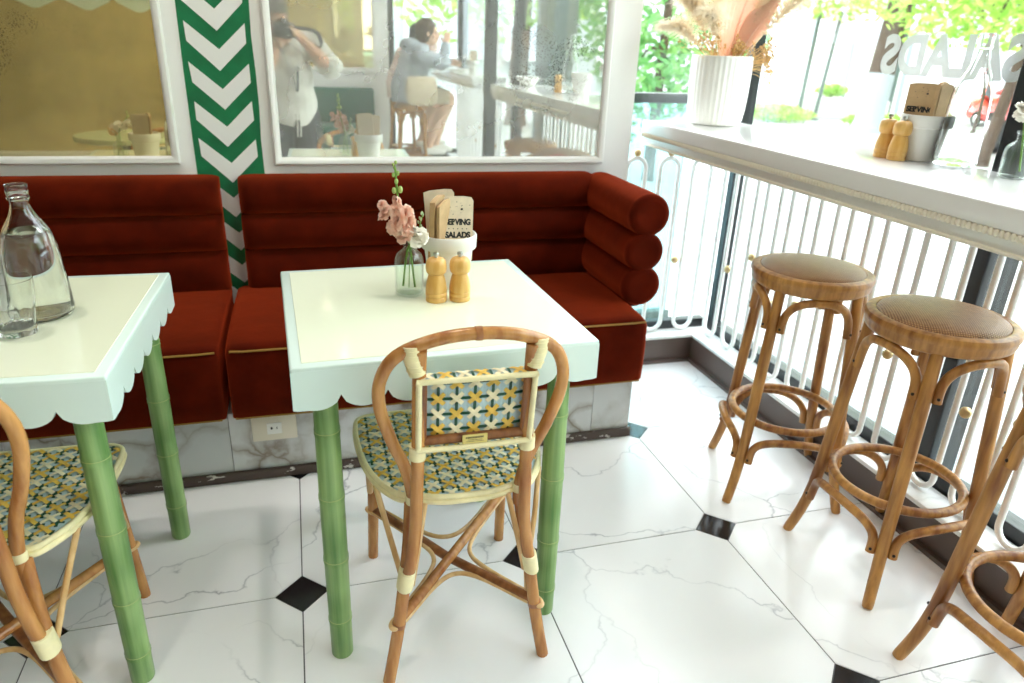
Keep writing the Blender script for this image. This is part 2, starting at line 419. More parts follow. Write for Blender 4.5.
def textmesh(txt, size, ext=.0004, bold=.0, align='CENTER', spacing=1.0):
    cu = bpy.data.curves.new('lettering', 'FONT'); cu.body = txt; cu.size = size; cu.extrude = ext; cu.offset = bold
    cu.align_x = align; cu.align_y = 'CENTER'; cu.space_character = spacing
    o = bpy.data.objects.new('lettering', cu); COL.objects.link(o)
    dg = bpy.context.evaluated_depsgraph_get(); me = bpy.data.meshes.new_from_object(o.evaluated_get(dg))
    COL.objects.unlink(o); bpy.data.objects.remove(o); bpy.data.curves.remove(cu)
    return me
def meshobj(name, me, mats, parent=None, mtx=None):
    me.materials.clear()
    for m in (mats if isinstance(mats, (list, tuple)) else [mats]): me.materials.append(m)
    o = bpy.data.objects.new(name, me); COL.objects.link(o)
    if parent: o.parent = parent
    if mtx is not None: o.matrix_local = mtx
    return o

# ================================================================== THE SETTING
XW, YB, XL, YF, ZC = 1.60, 2.65, -4.2, -3.05, 2.9     # window wall, mirror wall, left wall, far wall behind the camera, ceiling
def clip(poly, x0, x1, y0, y1):
    def cut(P, ax, v, keep_less):
        out = []
        for i in range(len(P)):
            a, b = P[i-1], P[i]
            ia = (a[ax] <= v) if keep_less else (a[ax] >= v); ib = (b[ax] <= v) if keep_less else (b[ax] >= v)
            if ia != ib:
                t = (v-a[ax])/(b[ax]-a[ax]); out.append((a[0]+t*(b[0]-a[0]), a[1]+t*(b[1]-a[1])))
            if ib: out.append(b)
        return out
    for ax, v, k in ((0, x1, True), (0, x0, False), (1, y1, True), (1, y0, False)):
        if poly: poly = cut(poly, ax, v, k)
    return poly
GX, GY, GS, GH = -.2528, 1.4812, .5952, .0654
f = MB()
f.mat(2).box((XL-.1, YF-.1, -.06), (XW+.05, YB+.1, -.002))
gap = .0017
for i in range(-8, 5):
    for j in range(-9, 4):
        x0, y0 = GX+i*GS+gap, GY+j*GS+gap; x1, y1 = GX+(i+1)*GS-gap, GY+(j+1)*GS-gap
        h = GH
        poly = [(x0+h, y0), (x1-h, y0), (x1, y0+h), (x1, y1-h), (x1-h, y1), (x0+h, y1), (x0, y1-h), (x0, y0+h)]
        poly = clip(poly, XL, XW, YF, YB+.07)
        if len(poly) > 2: f.mat(0).prism(poly, 'z', -.003, 0)
        cx, cy = GX+i*GS, GY+j*GS; h2 = GH-.001
        poly = clip([(cx-h2, cy), (cx, cy-h2), (cx+h2, cy), (cx, cy+h2)], XL, XW, YF, YB+.07)
        if len(poly) > 2: f.mat(1).prism(poly, 'z', -.003, .0002)
struct(f.build('floor', [M_TILE, M_CAB, M_GROUT], smooth=0))

w = MB()
w.mat(0).box((XL-.1, YB, -.02), (1.09, YB+.1, ZC))
# hand-painted green band with white chevrons
jr = random.Random(3)
L0, R0 = -.520, -.299
left, right = [], []
z = .2
while z < ZC-.02:
    left.append((L0+jr.uniform(-.003, .003), z)); right.append((R0+jr.uniform(-.003, .003), z)); z += .11
w.mat(1).prism(left+right[::-1], 'y', YB-.0012, YB+.001)
for k in range(-9, 14):
    zt = 1.071+.1215*k
    if zt < .25 or zt > 2.72: continue
    q = lambda: jr.uniform(-.0035, .0035)
    l, r_, c = -.499, -.3175, -.407
    pts = [(l+q(), zt+.147+q()), (c+q(), zt+.068+q()), (r_+q(), zt+.147+q()), (r_+q(), zt+.088+q()), (c+q(), zt), (l+q(), zt+.088+q())]
    w.mat(0)
    a = [pts[0], pts[1], pts[4], pts[5]]; b = [pts[1], pts[2], pts[3], pts[4]]
    w.prism(a, 'y', YB-.0024, YB); w.prism(b, 'y', YB-.0024, YB)
struct(w.build('wall_back', [M_WALL, M_GREEN], smooth=0))
struct(MB().box((XL-.1, YF-.1, 0), (XL, YB+.1, ZC)).build('wall_left', M_WALLD, smooth=0))
struct(MB().box((XL, YF-.1, 0), (.84, YF, ZC)).build('wall_front', M_WALL, smooth=0))
struct(MB().box((XL-.1, YF-.1, ZC), (XW+.12, YB+.12, ZC+.1)).build('ceiling', M_CEIL, smooth=0))
struct(MB().box((XW-.03, YF-.1, 2.55), (XW+.12, YB+.12, ZC)).build('wall_right', M_WALL, smooth=0))

# marble footing of the banquette and its chipped dark skirting
m = MB()
for a, b in ((-3.1, -1.66), (-1.658, -1.05), (-1.048, -.4485), (-.4465, .155), (.157, .758), (.76, .905)):
    m.box((a, 2.05, .0), (b, 2.6, .236))
struct(m.build('trim_1', M_BASEMARB, smooth=0))
struct(MB().rbox((-3.1, 2.034, .0), (.912, 2.0495, .034), .004, 2).build('baseboard_back', M_SKIRT, smooth=30))
# plinth under the railing: brown front, pale stone on top
p = MB()
p.mat(0).box((1.478, -3.0, 0), (1.57, 2.622, .115)); p.box((.95, 2.622, 0), (1.57, 2.70, .115))
p.mat(1).rbox((1.470, -3.0, .115), (1.575, 2.614, .13), .003, 2); p.rbox((.95, 2.614, .115), (1.575, 2.71, .13), .003, 2)
p.mat(2).box((1.462, -3.0, 0), (1.478, 2.622, .014)); p.box((.95, 2.606, 0), (1.478, 2.622, .014))
struct(p.build('trim_2', [M_PLINTH, M_STONE, M_PLINTH], smooth=30))

# windows: black posts and bars, one clear pane to a bay
def window(name, panes, posts, rails):
    fr = MB()
    for lo, hi in rails: fr.box(lo, hi)
    root = struct(fr.build(name, M_BLACK, smooth=0, bevel=.004))
    for lo, hi in posts: MB().box(lo, hi).build('mullion', M_BLACK, root, smooth=0, bevel=.004)
    for lo, hi in panes: MB().box(lo, hi).build('pane', M_GLASS, root, smooth=0)
    return root
zb, zt = .17, 2.55
w1 = window('window_1', [((1.600, a, zb), (1.608, b, zt)) for a, b in ((1.475, 2.63), (-.70, 1.395), (-2.9, -.80))],
       [((1.575, 2.632, .13), (1.625, 2.672, zt)), ((1.585, 1.400, .13), (1.70, 1.470, zt)), ((1.28, -.56, .0), (1.36, -.46, zt)), ((1.585, -.80, .13), (1.66, -.70, zt)), ((1.575, -2.98, .0), (1.68, -2.90, zt))],
       [((1.58, -2.9, .10), (1.64, 2.64, zb)), ((1.585, -2.9, 2.50), (1.63, 2.64, 2.56))])
window('window_2', [((1.10, 2.718, zb), (1.57, 2.726, zt))], [], [((1.09, 2.70, .10), (1.58, 2.745, zb)), ((1.09, 2.70, 2.50), (1.58, 2.745, 2.56))])
window('window_3', [((.90, YF-.03, zb), (1.56, YF-.022, zt))], [((.84, YF-.08, 0), (.90, YF, zt))], [((.9, YF-.06, 0), (1.6, YF, zb)), ((.9, YF-.06, 2.5), (1.6, YF, 2.9))])
# white lettering on the glass; it faces the street, so it reads backwards from inside
M_VINYL = glassy('white_window_vinyl', (1, 1, 1), haze=.67)
me = textmesh('SALADS', .15, .0003, .006, spacing=1.02)
R = Matrix(((0, 0, 1, 1.6095), (1, 0, 0, 1.727), (0, 1, 0, 1.318), (0, 0, 0, 1)))
xs = [v.co.x for v in me.vertices]; k = .50/(max(xs)-min(xs))
for v in me.vertices: v.co.x *= k
meshobj('lettering', me, M_VINYL, w1, R)
# ================================================================== MIRRORS
def mirror(name, x0, x1, z0, z1, y, face, label, glass, fw=.025, group=None):
    """framed mirror on a wall at y; face = -1 looks towards -Y, +1 towards +Y"""
    t = thing(name, label, 'mirror', ((x0+x1)/2, y, z0), 0, group)
    W, H = (x1-x0)/2, z1-z0
    prof = [(0, 0), (0, .018), (.004, .024), (.010, .024), (.016, .020), (.021, .016), (.0255, .012), (.0255, 0)]
    fr = MB(); ringsl = []
    for cx, cz, dx, dz in ((-W, 0, 1, 1), (W, 0, -1, 1), (W, H, -1, -1), (-W, H, 1, -1)):
        ringsl.append([V((cx+dx*a*fw/.0255, face*b, cz+dz*a*fw/.0255)) for a, b in prof])
    fr.rings(ringsl, caps=False, closed=True)
    fr.build('frame', M_TRIMW, t, smooth=50)
    MB().box((-W+fw*.8, min(0, face*.008), fw*.8), (W-fw*.8, max(0, face*.008), H-fw*.8)).build('mirror_glass', glass, t, smooth=0)
    return t
mirror('wall_mirror', -2.3, -.565, .896, 2.35, YB, -1, 'white-framed mirror with bronze-toned foxed glass, over the bench with the cut-off table', M_MIRG)
mirror('wall_mirror', -.262, .972, .890, 2.35, YB, -1, 'white-framed silvery mirror in which the photographer is reflected', M_MIR)
mirror('wall_mirror', -.42, .72, .97, 2.45, YF, 1, 'white-framed gold-toned mirror on the opposite wall above the green bench', M_GOLDM, .05)
mirror('wall_mirror', -4.15, -.52, .12, 2.6, YF, 1, 'large gold-toned foxed mirror filling the view in the bronze mirror', M_GOLDM, .03)

# ================================================================== BANQUETTES
def channel_back(name, x0, x1, parent, mats):
    """three soft horizontal rolls with rounded ends"""
    zs = [(.435, .600), (.600, .728), (.728, .858)]
    mb = MB()
    n = 40
    xs = [x0+.0005, x0+.004, x0+.012, x0+.024, x0+.045] + [x0+.05+(x1-x0-.1)*i/n for i in range(n+1)] + [x1-.045, x1-.024, x1-.012, x1-.004, x1-.0005]
    rings_ = []
    rr = random.Random(int(x0*1000))
    for x in xs:
        e = min(x-x0, x1-x)/.045; e = sqrt(max(0, 1-(1-min(1, e))**2)) if e < 1 else 1
        P = [(YB-.007, .43)]
        for a, b in zs:
            for k in range(13):
                t = k/12; s = sin(pi*t)**.75 if 0 < t < 1 else 0
                y = YB-.030 - .076*s*(.25+.75*e)
                zz = a+(b-a)*(t if 0 else (.5-.5*cos(pi*t)))
                top = (b == .858)
                if top and t > .5: y += .04*((t-.5)*2)**3
                if top: zz -= (1-e)*.012*t
                P.append((y+rr.uniform(-.0006, .0006), zz))
        P.append((YB-.007, .852-(1-e)*.012))
        rings_.append([V((x, a, b)) for a, b in P])
    mb.rings(rings_)
    return mb.build(name, mats, parent, smooth=60)
def bench_seat(x0, x1, parent):
    mb = MB(); ys = (2.0, 2.605)
    n = 24; nx = 30
    prof = []   # (y, z) around the section, from bottom back to top back
    prof += [(ys[1], .238), (2.008, .238), (2.0, .246), (1.997, .30), (1.996, .38), (1.999, .445), (2.004, .462), (2.016, .470), (2.04, .4745), (2.15, .479), (2.35, .478), (2.5, .472), (ys[1], .466)]
    xs = [x0, x0+.006, x0+.02, x0+.06] + [x0+.06+(x1-x0-.12)*i/nx for i in range(1, nx)] + [x1-.06, x1-.02, x1-.006, x1]
    R_ = []
    for x in xs:
        e = min(x-x0, x1-x)
        d = .010*max(0, 1-e/.02)**2
        R_.append([V((x, y+(d if y < 2.1 else 0), z-(d if z > .45 else 0)-(.004*max(0, 1-e/.06)**2 if z > .45 else 0))) for y, z in prof])
    mb.rings(R_); s = mb.build('seat', M_VELVET, parent, smooth=50)
    g = MB()
    g.tube([(x0+.012, 2.006, .459), (x0+.05, 2.0005, .459), (x1-.05, 2.0005, .459), (x1-.008, 2.005, .459)], .0034, 8)
    g.build('piping', M_PIPING, s, smooth=60)
    g = MB(); g.tube([(x0+.008, 2.004, .241), (x1-.01, 2.004, .241)], .0034, 8)
    g.build('piping', M_PIPING, s, smooth=60)
    return s
b1 = thing('banquette', 'rust velvet bench along the wall behind the cut-off table with carafe', 'bench', (0, 0, 0), 0)
channel_back('backrest', -2.2, -.449, b1, M_VELVET); bench_seat(-2.2, -.447, b1)
b2 = thing('banquette', 'rust velvet bench ending in three stacked arm rolls by the window', 'bench', (0, 0, 0), 0)
channel_back('backrest', -.389, .93, b2, M_VELVET); bench_seat(-.427, .915, b2)
MB().rbox((.930, 2.20, .44), (.978, 2.62, .79), .01, 2).build('arm_core', M_VELVET, b2, smooth=40)
for zc, x, r_ in ((.786, .958, .075), (.656, .953, .072), (.534, .953, .074)):
    rb = MB(); out = []
    for y, k in ((2.155, .30), (2.150, .62), (2.151, .86), (2.158, .95), (2.166, .99), (2.175, .975), (2.19, .99), (2.25, 1.0), (2.4, 1.0), (2.55, 1.0), (2.60, .99), (2.63, .93), (2.64, .75)):
        out.append([V((x+cos(2*pi*a/28)*r_*k*1.02, y, zc+sin(2*pi*a/28)*r_*k)) for a in range(28)])
    rb.rings(out); rb.build('arm_roll', M_VELVET, b2, smooth=70)

# outlet on the marble
o = thing('wall_outlet', 'cream double wall outlet on the marble bench footing', 'outlet', (-.315, 2.05, .177))
MB().rbox((-.067, -.009, -.043), (.067, 0, .043), .003, 2).build('plate', simple('cream_plastic', rgb('#e4dccb'), .4), o, smooth=30)
s = MB(); s.rbox((-.022, -.0125, -.019), (.022, -.0085, .019), .001, 2); s.build('socket', M_TRIMW, o, smooth=30)
s = MB(); s.sphere((-.008, -.0125, .002), (.0032, .0012, .005)); s.box((.0065, -.0132, -.002), (.0085, -.0122, .006)); s.build('slot', M_INK, o)

# ================================================================== COUNTER AND RAILING
def counter(x0, x1, y0, y1, label, group=None):
    t = thing('window_counter', label, 'counter', ((x0+x1)/2, (y0+y1)/2, .95), 0, group)
    W, H = (x1-x0)/2, (y1-y0)/2
    MB().rbox((-W, -H, .052), (W, H, .10), .004, 3).build('top', M_COUNT, t, smooth=40)
    MB().rbox((-W+.012, -H+.012, .004), (W-.002, H-.004, .056), .003, 2).build('apron', M_COUNT, t, smooth=40)
    b = MB()
    n = int(2*H/.013)
    b.tube([(-W+.006, -H+.004, .043), (-W+.006, H-.004, .043)], .0062, 8)
    for k in range(n):
        y = -H+.008+k*.013
        b.sphere((-W+.0025, y, .0445), (.0075, .0056, .0092), 8, 6)
    b.tube([(-W+.009, -H+.006, .008), (-W+.009, H-.006, .008)], .005, 8)
    b.build('bead_moulding', M_BEAD, t, smooth=60)
    return t
counter(1.155, 1.56, .15, 2.69, 'white window counter carrying the ribbed pot of dried palm')
counter(1.262, 1.56, -2.75, -.88, 'white window counter where the two seated guests lean, seen in the mirror')

def railing(segs, label):
    t = thing('railing', label, 'railing', (segs[0][0][0], segs[0][0][1], .13))
    org = V((segs[0][0][0], segs[0][0][1], .13))
    rr = random.Random(5)
    for a, b, start in segs:
        a, b = V((a[0], a[1], .13)), V((b[0], b[1], .13)); d = (b-a).normalized(); Ln = (b-a).length
        s = start; k = 0
        while s+.045 < Ln:
            if s-.045 >= 0:
                c = a+d*s-org; w_ = .043; z0, z1 = .012, .772
                pts = []
                for q in range(13): pts.append(c+d*(w_*cos(pi+pi*q/12))+V((0, 0, z0+w_+w_*sin(pi+pi*q/12))))
                for q in range(13): pts.append(c+d*(w_*cos(pi*q/12))+V((0, 0, z1-w_+w_*sin(pi*q/12))))
                mb = MB(); mb.tube(pts, .0092, 8, closed=True, up=d.cross(V((0, 0, 1)))); mb.build('loop', M_RAIL, t, smooth=60)
                mb = MB(); mb.sphere(c+V((0, 0, z1+.0205)), .0145, 14, 10); mb.build('brass_ball', M_BRASS, t, smooth=60)
            m_ = a+d*(s+.076)-org
            if s+.076+.03 < Ln and s-.0 >= 0:
                mb = MB(); mb.sphere(m_+V((0, 0, (.335, .43, .29)[k % 3])), .0165, 14, 10); mb.build('brass_ball', M_BRASS, t, smooth=60)
            s += .152; k += 1
    return t
railing([((1.53, 2.64), (1.53, .16), .06), ((1.52, 2.675), (1.06, 2.675), .075)], 'white bent-rod railing with brass balls under the counter with the ribbed pot')
railing([((1.53, -.90), (1.53, -2.75), .06)], 'white bent-rod railing below the far counter, seen in the mirror')

# ================================================================== TABLES
def make_table(label, loc, rz, back=.0605):
    t = thing('cafe_table', label, 'table', loc, rz)
    S = .3075
    tp = MB(); tp.rbox((-S, -S, .730), (S, S, .750), .0035, 3); tp.build('tabletop', M_MINT, t, smooth=40)
    MB().rbox((-S+.021, -S+.021, .7495), (S-.021, S-.021, .7512), .0005, 1).build('glass_inset', M_TOPIN, t, smooth=30)
    # scalloped apron: seven lobes a side
    n = 7; step = 2*S/n
    poly = [(-S, .742)]
    for i in range(n):
        x0 = -S+i*step
        for k in range(11):
            a = k/10
            x = x0+step*a; zz = .689-.029*sin(pi*a)**.5
            if i == 0 and a < .5: zz = min(zz, .661+.003*(.5-a)) if a > .08 else .664
            if i == n-1 and a > .5: zz = min(zz, .661+.003*(a-.5)) if a < .92 else .664
            poly.append((x, zz))
    poly.append((S, .742))
    for k in range(4):
        ap = MB(); ap.prism(poly, 'y', -S-.0005, -S+.016)
        o_ = ap.build('scalloped_apron', M_MINT, t, smooth=30); o_.rotation_euler = (0, 0, k*pi/2)
    for sx in (-1, 1):
        for sy in (-1, 1):
            L_ = MB(); prof = []
            nodez = [.105, .27, .43, .585] if (sx*sy > 0) else [.075, .22, .395, .56]
            zs = [0, .004]+[q+d for q in nodez for d in (-.012, -.0035, 0, .0035, .012)]+[.70, .735]
            for z_ in zs:
                r_ = .0262-.0022*abs(z_-.35)/.35
                for q in nodez:
                    if abs(z_-q) < .001: r_ -= .0004
                    elif abs(z_-q) < .006: r_ += .0016
                if z_ == 0: r_ -= .002
                prof.append((r_, z_))
            L_.lathe(prof, 22)
            lo = L_.build('leg', M_BAMBOO, t, loc=(sx*(S-(back if sy > 0 else .0605)), sy*(S-.0575), 0), smooth=60)
            for q in nodez: MB().torus(.0262-.0022*abs(q-.35)/.35-.0004, .0012, (0, 0, q), 22, 6).build('joint', M_BAMRING, lo, smooth=60)
    return t
T2 = (.0709, 1.5239); T1 = (-.830, 1.5555)
make_table('mint scalloped table with bamboo legs, pink flowers and napkin pot on it', (T2[0], T2[1], 0), .036, .088)
make_table('mint scalloped table with bamboo legs, carrying the water carafe and tumbler', (T1[0], T1[1], 0), -.032)

# ================================================================== RATTAN CHAIRS
def strip(mb, a, b, wd, up, mi, lift=.0016, base=.0004):
    """flat woven strand from a to b, slightly arched"""
    a, b, up = V(a), V(b), V(up); d = (b-a); s = d.normalized().cross(up)*wd/2
    prev = None
    for t, h in ((0, base), (.18, base+lift*.7), (.5, base+lift), (.82, base+lift*.7), (1, base)):
        c = a+d*t+up*h
        row = (mb.bm.verts.new(c-s), mb.bm.verts.new(c+s))
        if prev: mb.face([prev[0], prev[1], row[1], row[0]], mi)
        prev = row
def inside(pt, poly):
    x, y = pt; r_ = False
    for i in range(len(poly)):
        (xa, ya), (xb, yb) = poly[i-1], poly[i]
        if (ya > y) != (yb > y) and x < (xb-xa)*(y-ya)/(yb-ya)+xa: r_ = not r_
    return r_
def weave(mb, test, u0, u1, v0, v1, s, mapf, up, plus, g_=.40, w_=.23):
    nu, nv = int((u1-u0)/s)+2, int((v1-v0)/s)+2
    def add(ua, va, ub, vb, wd, mi, lift=.0016, base=.0004):
        um, vm = (ua+ub)/2, (va+vb)/2
        if not test((um, vm)): return
        def trim(ue, ve):      # a strand ends where the edging covers it
            for q in range(6):
                f_ = 1-q*.17
                if test((um+(ue-um)*f_, vm+(ve-vm)*f_)): return um+(ue-um)*f_, vm+(ve-vm)*f_
            return um, vm
        (ua, va), (ub, vb) = trim(ua, va), trim(ub, vb)
        if abs(ua-ub)+abs(va-vb) > .003: strip(mb, mapf(ua, va), mapf(ub, vb), wd, up, mi, lift, base)
    for i in range(-1, nu):
        for j in range(-1, nv):
            u, v = u0+i*s, v0+j*s; c = 1 if (i+j) % 2 else 2
            g = g_*s
            add(u-g, v-g, u+g, v+g, w_*s, c+1, .002, .0012); add(u-g, v+g, u+g, v-g, w_*s, c+1, .0026, .0012)
            uu, vv = u+s/2, v+s/2
            if plus:
                h = .36*s
                add(uu-h, vv, uu+h, vv, .17*s, 1, .0012, .0006); add(uu, vv-h, uu, vv+h, .17*s, 1, .0016, .0006)
            else:
                h = .36*s
                add(u+s/2-h, v, u+s/2+h, v, .17*s, 1, .0010, .0004); add(u, v+s/2-h, u, v+s/2+h, .17*s, 1, .0010, .0004)
M_WEAVE = [M_WBL, M_WGR, M_WIV, M_WYE]
def make_chair(label, loc, rz, tagtext=True):
    t = thing('rattan_chair', label, 'chair', loc, rz)
    # ---- seat
    half = [(0, .192), (.10, .193), (.165, .190), (.195, .178), (.207, .155), (.209, .10), (.205, .03), (.195, -.04), (.176, -.10), (.150, -.145), (.130, -.163), (.112, -.160), (.096, -.172), (.05, -.186), (0, -.188)]
    out = half+[(-x, y) for x, y in half[-2:0:-1]]
    sp = [(p_.x, p_.y) for p_ in smoothpath([(x, y, 0) for x, y in out], 4, True)]
    zt_ = .447
    st = MB(); A = [V((x*.985, y*.985, zt_)) for x, y in sp]; B = [V((x*.985, y*.985, zt_-.02)) for x, y in sp]
    st.rings([B, A], caps=True)
    small = [(x*.992, y*.992) for x, y in sp]
    weave(st, lambda q: inside(q, small), -.2, .2, -.18, .19, .0335, lambda u, v: (u, v, zt_), (0, 0, 1), True, .45, .25)
    seat = st.build('seat', M_WEAVE, t, smooth=30, fixn=False)
    e = MB()
    e.tube([(x, y, zt_-.002) for x, y in sp], .0062, 8, closed=True); e.tube([(x*1.005, y*1.005, zt_-.0135) for x, y in sp], .0066, 8, closed=True)
    e.build('seat_edging', M_IVORY, seat, smooth=60)
    # ---- legs
    rl = .0138
    def pole(name, pts, r, mat=M_RATTAN, n=6, par=t, seg=12):
        P = smoothpath(pts, n); return MB().tube(P, r, seg).build(name, mat, par, smooth=60)
    for sx in (-1, 1):
        rear = pole('leg', [(sx*.116, -.170, .432), (sx*.124, -.188, .34), (sx*.136, -.205, .26), (sx*.154, -.212, .13), (sx*.177, -.218, .0)], rl)
        MB().tube([(sx*.1505, -.2105, .155), (sx*.1520, -.2112, .145)], rl+.0012, 12).build('node', M_RATD, rear, smooth=60)
        front = pole('leg', [(sx*.168, .150, .432), (sx*.171, .172, .28), (sx*.174, .195, .12), (sx*.177, .211, .0)], rl, M_RATTAN)
        MB().tube([(sx*.168, .152, .425), (sx*.169, .157, .378)], rl+.003, 12).build('leg_binding', M_IVORY, front, smooth=60)
        pole('leg_brace', [(sx*.188, .085, .432), (sx*.184, .12, .34), (sx*.180, .165, .24)], .008, M_RATL)
        # upright: from the hoop down through the back panel, joining the rear leg at the binding
        up = pole('upright', [(sx*.104, -.252, .805), (sx*.105, -.243, .74), (sx*.107, -.232, .60), (sx*.110, -.226, .50), (sx*.114, -.222, .40), (sx*.124, -.222, .32), (sx*.136, -.220, .262)], .0130, M_RATTAN)
        MB().tube([(sx*.108, -.232, .600), (sx*.1085, -.230, .572)], .0165, 12).build('upright_binding', M_IVORY, up, smooth=60)
        # broad ivory wrapping that ties leg and upright together
        bd = MB(); rg = []
        for z_, k in ((.297, 1), (.296, 1.06), (.275, 1.08), (.252, 1.06), (.251, 1)):
            cx_ = sx*(.1335+(.275-z_)*.16)
            rg.append([V((cx_+cos(2*pi*a/16)*.0165*k, -.212+sin(2*pi*a/16)*.0235*k, z_)) for a in range(16)])
        bd.rings(rg); bd.build('leg_binding', M_IVORY, rear, smooth=40)
        # slim side brackets spreading from the binding up to the seat and down to the stretcher
        pole('bracket', [(sx*.140, -.185, .255), (sx*.160, -.15, .34), (sx*.182, -.095, .432)], .0062, M_RATL, seg=8)
        pole('bracket', [(sx*.122, -.215, .255), (sx*.108, -.205, .33), (sx*.088, -.180, .432)], .0062, M_RATL, seg=8)
        pole('bracket', [(sx*.131, -.195, .262), (sx*.138, -.188, .20), (sx*.142, -.182, .165)], .0062, M_RATL, seg=8)
    # ---- crossed stretcher with cane loops round the legs
    ends = {(-1, -1): V((-.150, -.206, .155)), (1, -1): V((.150, -.206, .155)), (-1, 1): V((-.171, .186, .170)), (1, 1): V((.171, .186, .170))}
    MB().tube([ends[(-1, -1)], ends[(1, 1)]], .0115, 12).build('stretcher', M_RATTAN, t, smooth=60)
    a_, b_ = ends[(1, -1)], ends[(-1, 1)]
    MB().tube([a_, (a_+b_)/2+V((0, 0, -.018)), b_], .0115, 12).build('stretcher', M_RATD, t, smooth=60)
    c_ = V((0, -.01, .150))
    lp = [(-.162, -.222, .150), (-.135, -.20, .150), (-.055, -.105, .146), (0, -.072, .143), (.055, -.105, .146), (.135, -.20, .150), (.162, -.224, .150), (.167, -.206, .150), (.145, -.178, .152), (.07, -.075, .150), (.045, -.01, .150), (.075, .055, .153), (.155, .155, .163), (.187, .190, .165), (.180, .203, .165), (.15, .185, .164),
          (.06, .085, .156), (0, .055, .154), (-.06, .085, .156), (-.15, .185, .164), (-.180, .203, .165), (-.187, .190, .165), (-.155, .155, .163), (-.075, .055, .153), (-.045, -.01, .150), (-.07, -.075, .150), (-.145, -.178, .152), (-.167, -.206, .150)]
    MB().tube(smoothpath(lp, 5, True), .0056, 8, closed=True, up=(0, 0, 1)).build('cane_loop', M_RATL, t, smooth=60)
    # ---- bent hoop
    hp = [(-.112, -.176, .402), (-.113, -.178, .45), (-.128, -.186, .525), (-.155, -.200, .60), (-.175, -.216, .68), (-.173, -.229, .742), (-.145, -.243, .792), (-.08, -.254, .823), (0, -.258, .833)]
    hp = hp+[(-x, y, z_) for x, y, z_ in hp[-2::-1]]
    hoop = MB().tube(smoothpath(hp, 6), .0122, 12).build('back_hoop', M_RATTAN, t, smooth=60)
    MB().tube([(-.006, -.258, .833), (.006, -.258, .833)], .0134, 12).build('node', M_RATD, hoop, smooth=60)
    for sx in (-1, 1):
        bd = MB(); bd.tube([(sx*.1125, -.1775, .452), (sx*.1125, -.1775, .434)], .0142, 12); bd.build('hoop_binding', M_IVORY, hoop, smooth=60); bd = MB()
        bd.tube([(sx*.1185, -.2475, .814), (sx*.1165, -.2475, .79), (sx*.108, -.2475, .757)], [.0165, .0172, .0158], 12)
        for k in range(5):     # separate turns of the binding cane
            z_ = .765+.0105*k; xx = sx*(.1095+(z_-.757)*.17)
            bd.torus(.0168, .0009, (xx, -.2475, z_), 16, 6)
        bd.build('hoop_binding', M_IVORY, hoop, smooth=60)
    # ---- woven back panel: sheet at the front, wrapped over the top and side poles
    W, z0, z1 = .108, .597, .747
    def Yc(z_): return -.226-.020*(z_-.592)/.156
    pn = MB()
    n = 10
    def bow(x): return .010*(1-(x/W)**2)
    front, back = [], []
    for z_ in (z0, z1):
        pass
    rg = []
    for i in range(n+1):
        x = -W+2*W*i/n
        rg.append([V((x, Yc(z0)+.0165-bow(x), z0)), V((x, Yc(z1)+.0165-bow(x), z1)), V((x, Yc(z1)+.0125-bow(x), z1)), V((x, Yc(z0)+.0125-bow(x), z0))])
    pn.rings(rg)
    for z_a in (1,):   # wrap over the top rail and the side poles
        pn.box((-W, Yc(z1)-.0165, z1-.004), (W, Yc(z1)+.0165, z1+.001))
    for sx in (-1, 1):
        P = [V((sx*W, Yc(z0)-.0165, z0)), V((sx*W, Yc(z0)+.0165, z0)), V((sx*W, Yc(z1)+.0165, z1)), V((sx*W, Yc(z1)-.0165, z1))]
        Q = [q-V((sx*.003, 0, 0)) for q in P]
        pn.rings([P, Q])
    s_ = .0345
    u_b = V((0, -1, .12)).normalized(); u_f = -u_b
    inn = lambda q: abs(q[0]) < W-.004 and z0+.002 < q[1] < z1-.002
    weave(pn, inn, -.0690, .0955, z0+.030, z1, s_, lambda u, v: (u, Yc(v)+.0125-bow(u), v), u_b, False, .34, .25)
    weave(pn, inn, -.0955, .0955, z0+.012, z1, s_, lambda u, v: (u, Yc(v)+.0165-bow(u), v), u_f, True)
    # X strands over the top
    k = -W+.016; c = 0
    while k < W-.01:
        ya, yb = Yc(z1)-.0155, Yc(z1)+.0155
        strip(pn, (k-.013, ya, z1+.001), (k+.013, yb, z1+.001), .0085, (0, 0, 1), 2+c % 2, .003); strip(pn, (k+.013, ya, z1+.001), (k-.013, yb, z1+.001), .0085, (0, 0, 1), 2+c % 2, .0036)
        strip(pn, (k+.016, ya+.004, z1+.001), (k+.016, yb-.002, z1+.001), .005, (0, 0, 1), 1, .002)
        k += s_; c += 1
    for sx in (-1, 1):
        for k in range(5):
            zz = z0+.015+k*s_
            if zz > z1-.01: break
            ya, yb = Yc(zz)-.0155, Yc(zz)+.0155
            strip(pn, (sx*W, ya, zz-.013), (sx*W, yb, zz+.013), .0085, (sx, 0, 0), 2+k % 2, .003); strip(pn, (sx*W, ya, zz+.013), (sx*W, yb, zz-.013), .0085, (sx, 0, 0), 2+k % 2, .0036)
            strip(pn, (sx*W, ya+.003, zz+.016), (sx*W, yb-.003, zz+.016), .005, (sx, 0, 0), 1, .002)
    back_ = pn.build('backrest', M_WEAVE, t, smooth=30, fixn=False)
    fr = MB()
    for sx in (-1, 1): fr.tube([(sx*(W-.009), Yc(z0)-.004, z0+.005), (sx*(W-.009), Yc(z1)-.004, z1-.004)], .0082, 10)
    fr.tube([(-W+.01, Yc(z0)-.004, z0+.011), (W-.01, Yc(z0)-.004, z0+.011)], .0100, 10)
    fr.tube([(-W+.01, Yc(z1)+.004, z1-.004), (W-.01, Yc(z1)+.004, z1-.004)], .005, 10)
    fr.build('back_frame', M_RATD, back_, smooth=60)
